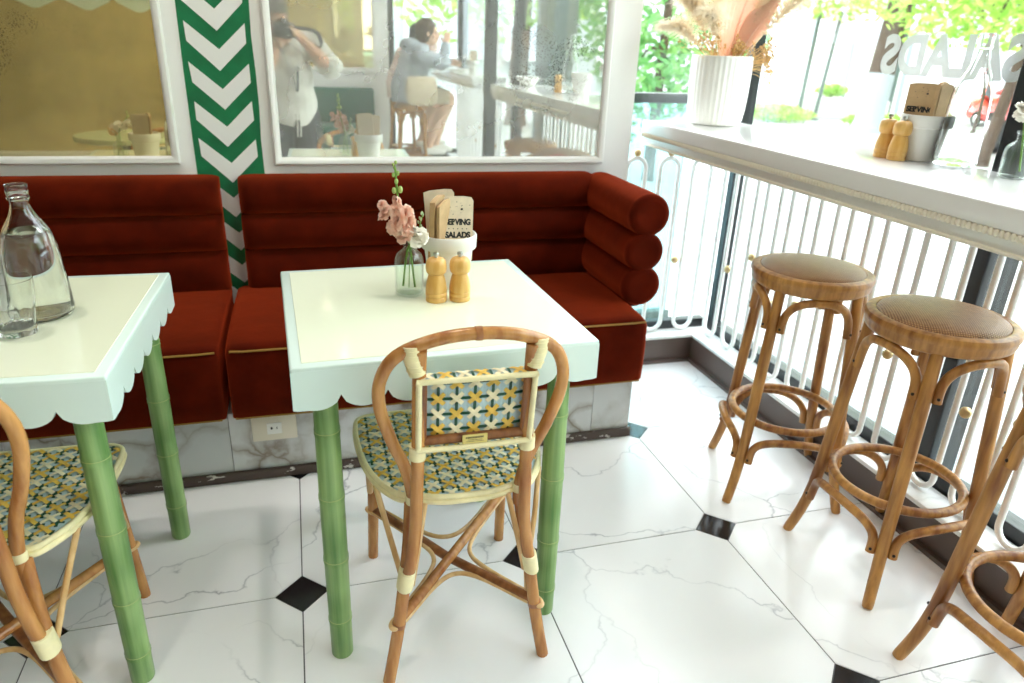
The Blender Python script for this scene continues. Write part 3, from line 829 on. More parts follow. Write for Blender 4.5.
    bi = MB(); y0, y1 = Yc(z0)-.0185, Yc(z1)-.0185
    loop = [(-W+.004, y0, z0), (0, y0, z0-.002), (W-.004, y0, z0), (W, y0, z0+.006), (W, (y0+y1)/2, (z0+z1)/2), (W, y1, z1-.006), (W-.004, y1, z1), (0, y1, z1), (-W+.004, y1, z1), (-W, y1, z1-.006), (-W, (y0+y1)/2, (z0+z1)/2), (-W, y0, z0+.006)]
    bi.tube(smoothpath(loop, 4, True), .0058, 8, closed=True, up=(0, 1, 0))
    bi.build('back_edging', M_IVORY, back_, smooth=60)
    pl = MB(); pl.rbox((-.0245, Yc(z0)-.019, z0+.004), (.0245, Yc(z0)-.0155, z0+.023), .0008, 1)
    pl.mat(1)
    rp = random.Random(6); x = -.018
    while x < .017:      # the engraved lines are too small to read
        wd_ = rp.uniform(.0014, .0026); pl.box((x, Yc(z0)-.0194, z0+.0155), (x+wd_, Yc(z0)-.0188, z0+.0188)); x += wd_+.0009
    pl.box((-.014, Yc(z0)-.0193, z0+.0118), (.014, Yc(z0)-.0188, z0+.0126)); pl.box((-.017, Yc(z0)-.0193, z0+.0085), (.017, Yc(z0)-.0188, z0+.0092))
    pl.build('name_plate', [M_PLATE, M_INK], back_, smooth=30)
    return t
M_PLATE = simple('yellow_brass_plate', rgb('#d8c678'), .35, .3)
ch = make_chair('rattan bistro chair, seen from behind, pushed to the table with pink flowers', (.108, 1.37, 0), -.022)
# tiny dark marks on the plate (too small to read in the photograph)
ch1 = dup(ch, (-.815, 1.362, 0), -.03, 'rattan bistro chair pushed to the table with the carafe')

# ================================================================== BAR STOOLS
def make_stool(label, loc, rz):
    t = thing('bar_stool', label, 'stool', loc, rz)
    rim = MB()
    rim.lathe([(.120, .682), (.158, .682), (.166, .688), (.169, .698), (.169, .708), (.173, .713), (.1735, .722), (.170, .729), (.160, .733), (.149, .732), (.146, .727), (.146, .70), (.12, .70)], 56, caps=False)
    rim.build('seat_ring', M_STOOL, t, smooth=40)
    cu = MB(); cu.lathe([(.02, .69), (.147, .70), (.1485, .728), (.146, .7335), (.135, .7395), (.11, .746), (.075, .7505), (.035, .752), (.005, .7525)], 56)
    cu.build('cane_cushion', M_CANE, t, smooth=60)
    lr = lambda z: .150+(.70-z)*.083 if z > .20 else .1915+(.20-z)*.10+((.20-z)/.20)**2*.026
    for k in range(4):
        a = pi/4+k*pi/2; d = V((cos(a), sin(a), 0)); s = V((-sin(a), cos(a), 0))
        zs = [.70, .62, .5, .38, .28, .22, .17, .12, .08, .04, .012, 0]
        P = [d*lr(z)+V((0, 0, z)) for z in zs]; r_ = [.0145, .0155, .0163, .0166, .0162, .0158, .0154, .015, .0147, .0144, .0142, .0125]
        lg = MB().tube(P, r_, 14, up=s).build('leg', M_STOOL, t, smooth=60)
        # bent horseshoe arches from this leg to the next: one under the seat, one under the foot ring
        for zt, zb, name, dz in ((.670, .565, 'seat_arch', 0), (.236, .140, 'foot_arch', 0)):
            P = []
            t0 = math.degrees(math.asin(.0262/lr(zb)))
            P.append((t0, zb, 0)); P.append((t0, zb+.022, 0))
            for q in range(1, 9):      # rounded horseshoe
                u_ = 1-cos(q/8*pi/2); hh = (1-(1-u_)**2.3)**(1/2.3)
                P.append((t0+(45-t0)*u_, zb+.022+(zt-zb-.022)*hh, .002*sin(u_*pi)))
            P = P+[(90-th, zz, dr) for th, zz, dr in P[-2::-1]]
            pts = [V((cos(a+radians(th))*(lr(zz)-.002+dr), sin(a+radians(th))*(lr(zz)-.002+dr), zz)) for th, zz, dr in P]
            ar = MB().tube(smoothpath(pts, 3), .0118, 10, up=(0, 0, 1)).build(name, M_STOOL, t, smooth=60)
            sc = MB()
            for q in (pts[0], pts[-1]):
                o_ = V((q.x, q.y, 0)).normalized(); sc.sphere(q+o_*.0100+V((0, 0, .014)), .0042, 8, 6)
            sc.build('screw', M_SCREW, ar, smooth=60)
    fr = MB(); fr.torus(.160, .0122, (0, 0, .262), 56, 12); fr.build('foot_ring', M_STOOL, t, smooth=60)
    return t
st = make_stool('oak bar stool with cane cushion, closest to the bench arm rolls', (1.257, 1.676, 0), radians(-24+1))
dup(st, (1.312, 1.255, 0), .0, 'oak bar stool with cane cushion, standing before the wide dark window post')
dup(st, (1.272, .772, 0), .03, 'oak bar stool cut by the photo edge, foot ring in the bottom corner')
dup(st, (.93, -2.02, 0), .2, 'oak bar stool under the seated guest in the grey hoodie, in the mirror')
dup(st, (.95, -2.56, 0), .5, 'oak bar stool under the seated guest in the pale top, in the mirror')

# ================================================================== TABLEWARE
def pot(label, loc, r=.052, h=.125, napkins=None, text=True, rz=0, group=None, names=None):
    t = thing('napkin_pot', label, 'pot', loc, rz, group)
    k = r/.052; q = h/.125
    MB().lathe([(.001, .0), (.036*k, 0), (.038*k, .002), (.0465*k, .088*q), (.0468*k, .090*q), (.052*k, .0915*q), (.0535*k, .094*q), (.0545*k, .121*q), (.053*k, .125*q), (.0505*k, .125*q), (.049*k, .121*q), (.0455*k, .09*q), (.036*k, .006), (.001, .006)], 40).build('pot_body', M_POT, t, smooth=40)
    return t
def napkin(label, mtx, w_=.066, h_=.115, th=.006, printed=True, light=False, group=None, lines=('SERVING', 'SALADS'), tz=0):
    """folded paper napkin standing on its short end, front face towards local -Y"""
    mb = MB()
    poly = [(-w_/2, 0), (w_/2, 0), (w_/2+.001, h_*.93), (w_*.44, h_*.985), (w_*.2, h_), (-w_*.3, h_*.995), (-w_/2, h_*.97)]
    for k in range(3):
        y = -th/2+k*th/3
        mb.prism([(x*(1-.012*k), z_-.0012*k) for x, z_ in poly], 'y', y, y+th/3-.0004)
    mb.rings([[V((w_/2-.001+.0025*sin(a), th/2*cos(a)*1.02, z_)) for a in [pi*i/6 for i in range(7)]] for z_ in (0.001, h_*.92)])
    o_ = mb.build('paper_napkin', M_KRAFTL if light else M_KRAFT, None, smooth=20)
    o_.matrix_world = mtx
    tag(o_, label, 'napkin', group)
    if printed:
        me_ = bmesh.new()
        for txt, zz, sz in ((lines[0], h_*(.60+tz), .0165), (lines[1], h_*(.40+tz), .0165)):
            m_ = textmesh(txt, sz, .00025, .0009, spacing=.95)
            xs_ = [v.co.x for v in m_.vertices]; k_ = w_*.86/(max(xs_)-min(xs_))
            for v in m_.vertices: v.co = V((v.co.x*k_, -th/2-.0002-v.co.z, v.co.y*1.15+zz))
            me_.from_mesh(m_); bpy.data.meshes.remove(m_)
        rr = random.Random(11); b2 = MB()
        for k in range(15):
            x, z_ = rr.uniform(-w_*.42, w_*.42), rr.uniform(h_*.70, h_*.95); r_ = rr.choice((.0006, .0008, .0012))
            b2.sphere((x, -th/2-.0002, z_), (r_, .0003, r_), 8, 4)
        b2.sphere((w_*.12, -th/2-.0002, h_*.80), (.003, .0004, .003), 10, 4)
        for k in range(5): b2.sphere((-w_*.3+k*w_*.15, -th/2-.0002, h_*.50), (.0013, .0003, .0018), 8, 4)
        b2.bm.to_mesh(m2 := bpy.data.meshes.new('t')); b2.bm.free(); me_.from_mesh(m2)
        mm = bpy.data.meshes.new('printed_lettering'); me_.to_mesh(mm); me_.free()
        meshobj('printed_lettering', mm, M_INK, o_)
    return o_
def T(loc, rz=0, rx=0, ry=0): return Matrix.Translation(loc) @ Euler((rx, ry, rz), 'XYZ').to_matrix().to_4x4()
def mill(label, loc, h=.083, group=None, name='pepper_mill'):
    t = thing(name, label, 'pepper mill', loc, 0, group); k = h/.083
    MB().lathe([(r*k, z*k) for r, z in [(.001, 0), (.0186, 0), (.0192, .002), (.0192, .0075), (.0184, .0085), (.0194, .0095), (.0194, .016), (.0186, .017), (.0195, .018), (.0192, .026), (.0178, .035), (.0158, .043), (.0142, .0485), (.0140, .0505)]], 28).build('mill_body', M_MILL, t, smooth=50)
    MB().lathe([(r*k, z*k) for r, z in [(.0140, .0508), (.0150, .0512), (.0178, .0545), (.0190, .060), (.0190, .067), (.0176, .0745), (.0140, .0790), (.0080, .081), (.001, .0812)]], 28).build('mill_head', M_MILL, t, smooth=60)
    MB().lathe([(r*k, z*k) for r, z in [(.0030, .0808), (.0030, .0840), (.0050, .0845), (.0056, .0875), (.0046, .0905), (.001, .0912)]], 14).build('steel_knob', M_STEEL, t, smooth=50)
    return t
def petals(mb, c, r, n, rnd, layers=3, squash=.6, ax=None):
    """ruffled blossom of many curled petals"""
    c = V(c); ax = (ax or V((0, 0, 1))).normalized(); q = ax.to_track_quat('Z', 'Y').to_matrix()
    for L_ in range(layers):
        for k in range(n):
            a = 2*pi*k/n+L_*.6+rnd.uniform(-.2, .2); tilt = .25+L_*.45+rnd.uniform(-.15, .15)
            l = r*(1-.18*L_); wd = l*.75
            prev = None
            for i in range(5):
                t_ = i/4; rr_ = l*t_*cos(tilt*(.4+t_*.6)); zz = l*t_*sin(tilt)*squash+.15*l*sin(t_*pi)
                ww = wd*(.25+.9*sin(pi*min(1, t_*.72+.05)))/2
                row = []
                for s_ in (-1, 0, 1):
                    p_ = V((rr_, s_*ww, zz+(.12*l if s_ == 0 else 0)*-.6+rnd.uniform(-.03, .03)*l))
                    p_ = Matrix.Rotation(a, 3, 'Z') @ p_
                    row.append(mb.bm.verts.new(c+q @ p_))
                if prev:
                    for s_ in (0, 1): mb.face([prev[s_], prev[s_+1], row[s_+1], row[s_]])
                prev = row
# ---- table with the pink flowers
TZ = .7513
pp = (.156, 1.650, TZ)
pot('white napkin pot behind the two mills on the table with pink flowers', pp, .066, .128)
NG = 'kraft napkins in the pot behind the two mills'
napkin('printed kraft napkin standing front right in the pot on the mint table', T((.172, 1.628, TZ+.064), .06, -.14, .05), .074, .155, .008, True, True)
napkin('pale blank napkin standing tallest at the back of the pot on the mint table', T((.146, 1.672, TZ+.080), .05, -.08, -.06), .074, .148, .006, False, True)
napkin('brown napkin edge-on at the left of the pot, touching the flowers', T((.122, 1.650, TZ+.066), 1.0, .10, -.13), .062, .158, .014, False, False)
napkin('thin brown napkin squeezed between the edge-on napkin and the printed one', T((.140, 1.640, TZ+.066), .95, .08, -.16), .060, .150, .008, False, False)
mill('wooden mill nearer the flower vase, on the mint table', (.1025, 1.527, TZ), .106)
mill('wooden mill farther from the flower vase, on the mint table', (.1575, 1.524, TZ), .106, name='salt_mill')
def vase(label, loc, r=.031, h=.112, wl=.62):
    t = thing('bud_vase', label, 'vase', loc); k = r/.031; q = h/.112
    prof = [(.001, .0), (.027, 0), (.0305, .003), (.031, .008), (.031, .062), (.0300, .070), (.026, .0785), (.019, .084), (.0135, .088), (.0125, .092), (.0125, .104), (.0150, .106), (.0158, .109), (.0150, .112)]
    inn = [(.0132, .112), (.0108, .104), (.0108, .091), (.018, .0815), (.0245, .076), (.0280, .068), (.0288, .06), (.0288, .008), (.026, .0045), (.001, .004)]
    MB().lathe([(a*k, b*q) for a, b in prof+inn], 30).build('glass_body', M_TUMBLER, t, smooth=40)
    MB().lathe([(a*k, b*q) for a, b in [(.001, .0046), (.026, .005), (.0284, .0085), (.0284, .112*wl-.001), (.0001, .112*wl)]], 30).build('water', M_WATER_THIN, t, smooth=40)
    return t
M_WATER_THIN = glassy('vase_water', (.95, .985, .96), ior=1.2)
vp = V((.049, 1.585, TZ))
vase('clear glass bud vase with pink stock, on the mint table', vp, .034, .140)
rf = random.Random(4)
def flower_spike(label, base, pts, blooms, buds, mat, name='stock_flower'):
    t = thing(name, label, 'flower', V(base)+V((0, 0, .014)))
    pts = [V(pts[0])-V((0, 0, .008))]+list(pts[1:])
    MB().tube(smoothpath(pts, 5), [.0024]*((len(pts)-1)*5)+[.0012], 7).build('stem', M_STEM, t, smooth=60)
    bl = MB()
    for c, r_ in blooms:
        for k in range(2): petals(bl, V(c)+V([rf.uniform(-.003, .003) for _ in range(3)]), r_*1.22, 6, rf, 3, .9, V((rf.uniform(-1, 1), rf.uniform(-1.3, .1), rf.uniform(-.1, 1))))
    bl.build('blossom', mat, t, smooth=70, fixn=False)
    if buds:
        b_ = MB(); b_.mat(0)
        for c, r_ in buds: b_.sphere(c, (r_*.8, r_*.8, r_*1.25), 8, 6)
        b_.build('bud', simple('green_bud', rgb('#a6bf6c'), .6), t, smooth=60)
    return t
flower_spike('tall pink stock with green buds at its tip, in the vase on the mint table', vp,
    [(.012, -.006, .012), (.002, .0, .10), (-.012, .004, .155), (-.022, .008, .22), (-.026, .010, .285)],
    [((-.030, -.006, .150), .017), ((-.012, -.012, .147), .018), ((-.002, -.006, .162), .017), ((-.022, -.012, .168), .019), ((-.006, -.004, .180), .017), ((-.026, -.002, .186), .016), ((-.014, -.01, .130), .017), ((.004, -.008, .140), .015), ((-.050, .002, .186), .012), ((-.054, .006, .172), .011), ((-.024, .006, .205), .011), ((-.056, .004, .198), .010)],
    [((-.016, .006, .232), .007), ((-.030, .006, .230), .0062), ((-.024, .009, .250), .0055), ((-.030, .011, .264), .0045), ((-.020, .010, .268), .0048), ((-.027, .011, .280), .004), ((-.024, .012, .291), .004), ((-.030, .010, .287), .003)], M_PINK)
flower_spike('white ruffled bloom tucked beside the pink stock in the vase', vp, [(-.014, .008, .012), (-.004, .0, .09), (.010, -.008, .118)],
    [((.016, -.010, .124), .020), ((.024, -.006, .128), .018), ((.014, -.014, .134), .017)], [], M_PETW, 'white_flower')
def sprig(label, base, pts, mat, n=14, l=.012):
    t = thing('leaf_sprig', label, 'flower', base)
    P = smoothpath(pts, 6); MB().tube(P, .0011, 6).build('stem', M_STEM, t, smooth=60)
    lf = MB()
    for k in range(n):
        p_ = P[int((.35+.65*k/n)*(len(P)-1))]; a = rf.uniform(0, 6.28)
        lf.sphere(p_+V((cos(a)*l*.6, sin(a)*l*.6, l*.5)), (l*.28, l*.28, l*.6), 6, 5, Euler((rf.uniform(-.6, .6), rf.uniform(-.6, .6), a)).to_matrix())
    lf.build('leaflet', mat, t, smooth=60)
    return t
sprig('thin pale sprig leaning over the napkins from the bud vase', vp, [(.0, .01, .012), (.005, .004, .10), (.022, .0, .15), (.034, -.004, .195)], M_LEAFP, 16, .009)

# ---- table with the carafe
def big_bottle(label, loc, h=.30, r=.066, water=.52, cap=True, mat=None, name='water_carafe', liq=True):
    t = thing(name, label, 'bottle', loc); k, q = r/.066, h/.30
    outer = [(.001, .003), (.050, 0), (.061, .003), (.0655, .010), (.066, .02), (.0605, .13), (.0575, .165), (.051, .190), (.040, .212), (.028, .231), (.0215, .247), (.0195, .258), (.0195, .266), (.0225, .268), (.0235, .272), (.0215, .276), (.0225, .280), (.0225, .296), (.0215, .30)]
    inner = [(.0180, .30), (.0172, .26), (.0195, .245), (.026, .229), (.038, .209), (.0485, .188), (.0547, .164), (.0577, .13), (.0628, .02), (.060, .011), (.048, .010), (.001, .013)]
    MB().lathe([(a*k, b*q) for a, b in outer+inner], 40).build('glass_body', mat or M_BOTTLE, t, smooth=40)
    if liq:
        zt_ = h*water; P = [(a*k-.0003, b*q) for a, b in inner[::-1] if b*q < zt_]
        P[0] = (.001, P[0][1]+.0003); lastr = P[-1][0]
        MB().lathe(P+[(lastr-.0008, zt_), (.001, zt_)], 40).build('water', M_WATER, t, smooth=40)
    return t
big_bottle('tall clear glass carafe of water on the cut-off mint table', (-.716, 1.582, TZ), .270, .058, .66)
def tumbler(label, loc):
    t = thing('glass_tumbler', label, 'glass', loc); t.scale = (1.12, 1.12, 1.12)
    n = 40; prof = [(.0285, 0), (.0300, .003), (.0315, .02), (.0345, .048), (.0365, .060), (.0372, .064), (.0378, .072), (.0390, .098)]
    inn = [(.0372, .098), (.0360, .072), (.0350, .062), (.0320, .046), (.0285, .022), (.0265, .014)]
    rings_ = []
    for idx, (r_, z_) in enumerate(prof+inn):
        fac = .05 if (idx < len(prof) and .002 < z_ < .058) else 0
        rings_.append([V((cos(2*pi*a/n)*r_*(1-fac*abs(sin(5*2*pi*a/n))**.7), sin(2*pi*a/n)*r_*(1-fac*abs(sin(5*2*pi*a/n))**.7), z_)) for a in range(n)])
    MB().rings(rings_).build('glass_body', M_BOTTLE, t, smooth=35)
    return t
tumbler('faceted clear tumbler in front of the carafe on the cut-off mint table', (-.733, 1.480, TZ))
p1 = (-.842, 1.650, TZ)
pot('white napkin pot at the photo edge behind the tumbler', p1, .064, .128)
napkin('kraft napkin standing at the right of the pot behind the tumbler', T((-.822, 1.650, TZ+.08), 1.2, .04, .12), .066, .135, .008, False, False)
napkin('pale napkin standing in the middle of the pot behind the tumbler', T((-.850, 1.656, TZ+.08), .1, -.06, .0), .072, .13, .010, False, True)
vq = V((-.955, 1.62, TZ))
vase('clear bud vase with white and peach blooms, seen in the bronze mirror', vq)
flower_spike('cluster of white blooms in the vase reflected in the bronze mirror', vq, [(.01, 0, .012), (.004, 0, .10), (.018, .004, .14), (.05, .004, .18)],
    [((.012, .0, .135), .022), ((.03, .0, .14), .02), ((-.008, .0, .13), .018), ((.045, .004, .155), .015), ((.05, 0, .14), .014)], [((.052, .004, .185), .006), ((.05, .004, .2), .005)], M_PETW, 'white_flower')
flower_spike('peach bloom low in the vase reflected in the bronze mirror', vq, [(-.01, 0, .012), (-.006, 0, .09), (-.02, .0, .12)], [((-.026, .0, .118), .017), ((-.02, .006, .112), .014)], [], M_PEACH, 'peach_flower')

# ---- things on the window counter
CZ = 1.0503
mill('wooden mill on the window counter, the one away from the napkin pot', (1.428, 1.690, CZ), .108)
mill('wooden mill on the window counter, the one against the napkin pot', (1.424, 1.634, CZ), .108, name='salt_mill')
pot('white napkin pot on the window counter between mills and bottle', (1.500, 1.635, CZ), .064, .122, rz=0)
napkin('printed kraft napkin facing the room in the pot on the window counter', T((1.472, 1.640, CZ+.068), -1.0, -.03, 0), .080, .135, .006, True, False, tz=-.11)
napkin('kraft napkin edge-on in the middle of the pot on the window counter', T((1.512, 1.618, CZ+.068), .25, .0, .06), .066, .135, .012, False, False)
napkin('kraft napkin edge-on nearest the bottle in the pot on the window counter', T((1.522, 1.634, CZ+.070), .5, .0, .10), .060, .138, .010, False, False)
big_bottle('clear empty swing-neck bottle on the window counter beside the napkin pot', (1.520, 1.530, CZ), .33, .054, .3, name='glass_bottle', liq=False)
vr = V((1.497, 1.335, CZ))
vase('clear bud vase at the photo edge on the window counter', vr)
flower_spike('cream bloom in the bud vase at the photo edge on the window counter', vr, [(.008, -.01, .012), (.0, .004, .10), (-.002, .014, .135)], [((-.002, .018, .142), .020), ((.006, .012, .146), .018), ((-.006, .014, .138), .016)], [], M_PETW, 'white_flower')
# ribbed planter of dried palm and pampas
pl = thing('ribbed_planter', 'large white ribbed planter of dried palm at the end of the counter', 'planter', (1.395, 2.555, CZ))
R_ = []; n = 144
for r_, z_, rib in [(.001, 0, 0), (.080, 0, 0), (.087, .004, .3), (.092, .02, 1), (.0975, .06, 1), (.1005, .12, 1), (.102, .20, 1), (.102, .240, 1), (.1015, .246, .3), (.099, .249, 0), (.094, .249, 0), (.092, .24, 0), (.090, .20, 0), (.001, .20, 0)]:
    R_.append([V((cos(2*pi*k/n)*(r_-.0022*rib*(1 if k % 4 < 2 else 0)), sin(2*pi*k/n)*(r_-.0022*rib*(1 if k % 4 < 2 else 0)), z_)) for k in range(n)])
MB().rings([[V((q.x*1.12, q.y*1.12, q.z)) for q in r_] for r_ in R_]).build('planter_body', M_POT, pl, smooth=40)
pb = V((1.408, 2.555, CZ+.2))
def palm_spear(label, base, tip, width, npl=9, side=V((1, 0, 0))):
    """pleated dried palm leaf cut to a spear"""
    t = thing('dried_palm_leaf', label, 'dried palm', base)
    b, tp = V((0, 0, 0)), V(tip)-V(base); ax = tp.normalized(); sd = (side-ax*side.dot(ax)).normalized(); nr = ax.cross(sd)
    mb = MB(); rows = []
    for i in range(13):
        s_ = i/12; wd = width*(.06+.94*sin(min(1, s_*1.5)*pi/2)) if s_ < .66 else width*(1-(s_-.66)/.34*.75)
        row = []
        for k in range(2*npl+1):
            a = k/(2*npl)*2-1
            hh = (1-.30*abs(a))
            row.append(tp*s_*hh+sd*a*wd/2+nr*((.012 if k % 2 else -.004)*(.3+s_)+.02*a*a))
        rows.append(row)
    for th in (0, -.0012):
        vv = [[mb.bm.verts.new(p_+nr*th) for p_ in r_] for r_ in rows]
        for i in range(12):
            for k in range(2*npl): mb.face([vv[i][k], vv[i][k+1], vv[i+1][k+1], vv[i+1][k]])
    mb.build('leaf_blade', M_PALM, t, smooth=0, fixn=False)
    MB().tube([(0, 0, -.06), tp*.3, tp*.95], [.004, .003, .0015], 7).build('leaf_stalk', M_PALM, t, smooth=60)
    return t
palm_spear('broad salmon pleated palm spear rising from the ribbed planter', (1.395, 2.535, CZ+.225), (1.475, 2.50, CZ+.64), .22, 13)
palm_spear('smaller salmon palm spear leaning to the window in the ribbed planter', (1.415, 2.53, CZ+.225), (1.575, 2.44, CZ+.52), .11)
def plume(label, base, tip, fat, n=1500, mat=None, seed=1):
    t = thing('pampas_plume', label, 'pampas grass', base); r_ = random.Random(seed)
    tp = V(tip)-V(base); P = smoothpath([(0, 0, 0), tp*.4+V((0, 0, .03)), tp*.75+V((0, 0, .03)), tp], 6)
    MB().tube(P, .0018, 6).build('stem', mat or M_PAMPAS, t, smooth=60)
    mb = MB()
    for k in range(n):
        s_ = .30+.7*r_.random(); c = P[min(len(P)-1, int(s_*(len(P)-1)))]
        a = r_.uniform(0, 6.28); l = fat*(.35+.65*r_.random())*sin(pi*min(1, (s_-.28)*1.15))**.6 if s_ < .98 else fat*.3
        d = (V((cos(a), sin(a), r_.uniform(-.5, .4)))*.8+tp.normalized()*.7).normalized()
        e_ = c+d*l+V((0, 0, -.25*l)); m_ = c+d*l*.55+V((0, 0, .06*l))
        sv = d.cross(V((r_.uniform(-1, 1), r_.uniform(-1, 1), 1))).normalized()*.0008
        v = [mb.bm.verts.new(q) for q in (c-sv, c+sv, m_+sv, m_-sv, e_)]
        mb.face([v[0], v[1], v[2], v[3]]); mb.face([v[3], v[2], v[4]])
    mb.build('plume_hair', mat or M_PAMPAS, t, smooth=0, fixn=False)
    return t
PL = [(1.20, 2.53, .42, .11, 'cream pampas plume leaning over the bench end from the ribbed planter'), (1.15, 2.56, .33, .10, 'cream pampas plume drooping lowest towards the mirror wall'),
      (1.26, 2.46, .52, .11, 'cream pampas plume standing tall beside the salmon palm'), (1.60, 2.36, .46, .09, 'cream pampas plume leaning along the window glass'),
      (1.54, 2.47, .50, .09, 'cream pampas plume behind the broad palm spear'), (1.23, 2.42, .38, .10, 'cream pampas plume spreading towards the room over the planter rim')]
for k, (tx, ty, tz, fat, lb) in enumerate(PL):
    plume(lb, (1.395+(tx-1.395)*.2, 2.545+(ty-2.545)*.2, CZ+.22), (tx, ty, CZ+tz), fat, 2200, None, k+2)
def dry_bunch(label, base, c, r, seed):
    t = thing('dried_flower_bunch', label, 'dried flowers', base); r_ = random.Random(seed); hb = MB(); sb = MB()
    for k in range(46):
        p_ = V(c)-V(base)+V((r_.gauss(0, r[0]), r_.gauss(0, r[1]), r_.gauss(0, r[2])))
        sb.tube([(r_.uniform(-.01, .01), r_.uniform(-.01, .01), -.02), p_*.55, p_], .0008, 4)
        for q in range(5): hb.sphere(p_+V([r_.uniform(-.006, .006) for _ in range(3)]), r_.uniform(.0022, .0045), 6, 4)
    sb.build('stem', M_DRYF, t, smooth=60); hb.build('flower_head', M_DRYF, t, smooth=60)
    return t
dry_bunch('tan dried flowers spilling over the planter rim towards the bench', (1.37, 2.54, CZ+.22), (1.315, 2.51, CZ+.295), (.045, .03, .022), 5)
dry_bunch('tan dried flowers at the planter rim below the palm spear', (1.42, 2.53, CZ+.22), (1.435, 2.50, CZ+.28), (.04, .025, .016), 6)
dry_bunch('small pale dried flowers hanging past the planter towards the window post', (1.46, 2.52, CZ+.22), (1.535, 2.47, CZ+.235), (.012, .012, .03), 9)

# ---- far-counter things seen in the mirror
big_bottle('clear bottle on the far counter beside the seated guests, in the mirror', (1.42, -1.20, CZ), .30, .05, .4, mat=M_TUMBLER, name='glass_bottle', liq=False)
pot('white napkin pot on the far counter beside the seated guests, in the mirror', (1.38, -1.36, CZ), .052, .115)
napkin('kraft napkin in the pot on the far counter, in the mirror', T((1.38, -1.36, CZ+.07), .3, 0, 0), .066, .13, .014, False, True)
plate = MB(); plate.lathe([(.001, 0), (.07, 0), (.075, .004), (.115, .018), (.116, .021), (.11, .019), (.07, .008), (.001, .007)], 40)
tag(plate.build('dinner_plate', M_POT, None, (1.36, -1.90, CZ), smooth=60), 'white plate before the guest in the grey hoodie, in the mirror', 'plate')
# things on the near counter that only the mirror shows
b_ = MB(); b_.lathe([(.001, 0), (.045, 0), (.05, .004), (.085, .055), (.088, .06), (.083, .058), (.048, .01), (.001, .008)], 40)
tag(b_.build('serving_bowl', M_POT, None, (1.38, .30, CZ), smooth=60), 'white bowl at the far end of the near counter, in the mirror', 'bowl')
big_bottle('clear bottle beside a pot on the near counter, in the right of the mirror', (1.44, .98, CZ), .33, .05, .4, name='glass_bottle', liq=False)
pot('white pot beside the clear bottle on the near counter, in the right of the mirror', (1.46, 1.11, CZ), .06, .12)
mill('wooden mill before the clear bottle on the near counter, in the right of the mirror', (1.36, .99, CZ), .106)
# ---- small round table behind the cut-off table, seen in the bronze mirror
rt = thing('round_cafe_table', 'small round green table seen in the bronze mirror', 'table', (-1.12, .62, 0))
MB().lathe([(.001, .715), (.24, .715), (.27, .722), (.272, .742), (.268, .749), (.001, .75)], 48).build('tabletop', simple('sage_lacquer', rgb('#b9c39a'), .25), rt, smooth=40)
MB().lathe([(.001, 0), (.19, 0), (.19, .012), (.06, .03), (.026, .06), (.024, .66), (.06, .70), (.06, .716), (.001, .716)], 32).build('pedestal', M_BLACK, rt, smooth=40)
# scalloped mint pelmet hanging by the far wall
pe = MB(); pts = [(-1.133, .22)]
for k in range(5):
    x = -1.133+k*.385
    pts += [(x+.002, .045), (x+.03, .01), (x+.165, -.055), (x+.1925, -.058), (x+.22, -.055), (x+.355, .01), (x+.383, .045)]
pts += [(.792, .22)]
pe.prism(pts, 'y', -.015, .015)
for x in (-1.0, -.2, .6): pe.tube([(x, 0, .2), (x, 0, 1.398)], .006, 8)
tag(pe.build('scalloped_pelmet', M_MINT, None, (-1.2, -1.9, 1.50), smooth=0), 'mint pelmet with pointed scallops, hanging at the top of the bronze mirror', 'pelmet')
MB()
fb = thing('bench', 'dark green bench along the opposite wall, seen in the mirror', 'bench', (.04, YF+.3, 0))
MB().rbox((-.62, -.29, .10), (.62, .25, .46), .03, 4).build('seat', simple('bottle_green_velvet', rgb('#1d5a47'), .8, sheen=.3), fb, smooth=50)
MB().rbox((-.62, -.27, .46), (.62, -.19, .82), .03, 4).build('backrest', MATS['bottle_green_velvet'], fb, smooth=50)
MB().box((-.60, -.25, 0), (.60, .2, .11)).build('base', M_BASEMARB, fb, smooth=0)

# ================================================================== PEOPLE
M_SKIN = simple('skin', rgb('#d9a585'), .5, var=.08, scale=20)
M_SKINL = simple('fair_skin', rgb('#e3b79c'), .5, var=.08, scale=20)
M_HAIRG = simple('grey_brown_hair', rgb('#6c6258'), .6, bump=.6, bscale=140, stretch=(1, 1, .2))
M_HAIRB = simple('brown_hair', rgb('#4a3425'), .5, bump=.6, bscale=140, stretch=(1, 1, .2))
M_HAIRD = simple('dark_hair', rgb('#231d1a'), .5, bump=.6, bscale=140, stretch=(1, 1, .2))
M_SHIRT = simple('white_linen', rgb('#d6d2c8'), .8, bump=.3, bscale=30)
M_TROUS = simple('charcoal_cotton', rgb('#2f3236'), .85)
M_HOOD = simple('grey_marl_fleece', rgb('#a9b0b8'), .9, var=.1, scale=90)
M_PALE = simple('pale_pink_cotton', rgb('#e9d3cb'), .85)
M_SHORT = simple('beige_linen', rgb('#cfc0a8'), .85)
M_TOTE = simple('natural_canvas', rgb('#d5c4a6'), .85, var=.08, scale=60)
M_DKSTRAP = simple('dark_grey_webbing', rgb('#34373c'), .7)
M_CAMB = simple('black_camera_body', (.02, .02, .022), .4)
M_LENS = simple('lens_glass', (.01, .012, .02), .05, coat=1)
M_SHOEW = simple('white_trainer', rgb('#e8e6e0'), .5)
M_SHOED = simple('dark_shoe', rgb('#2a2725'), .5)

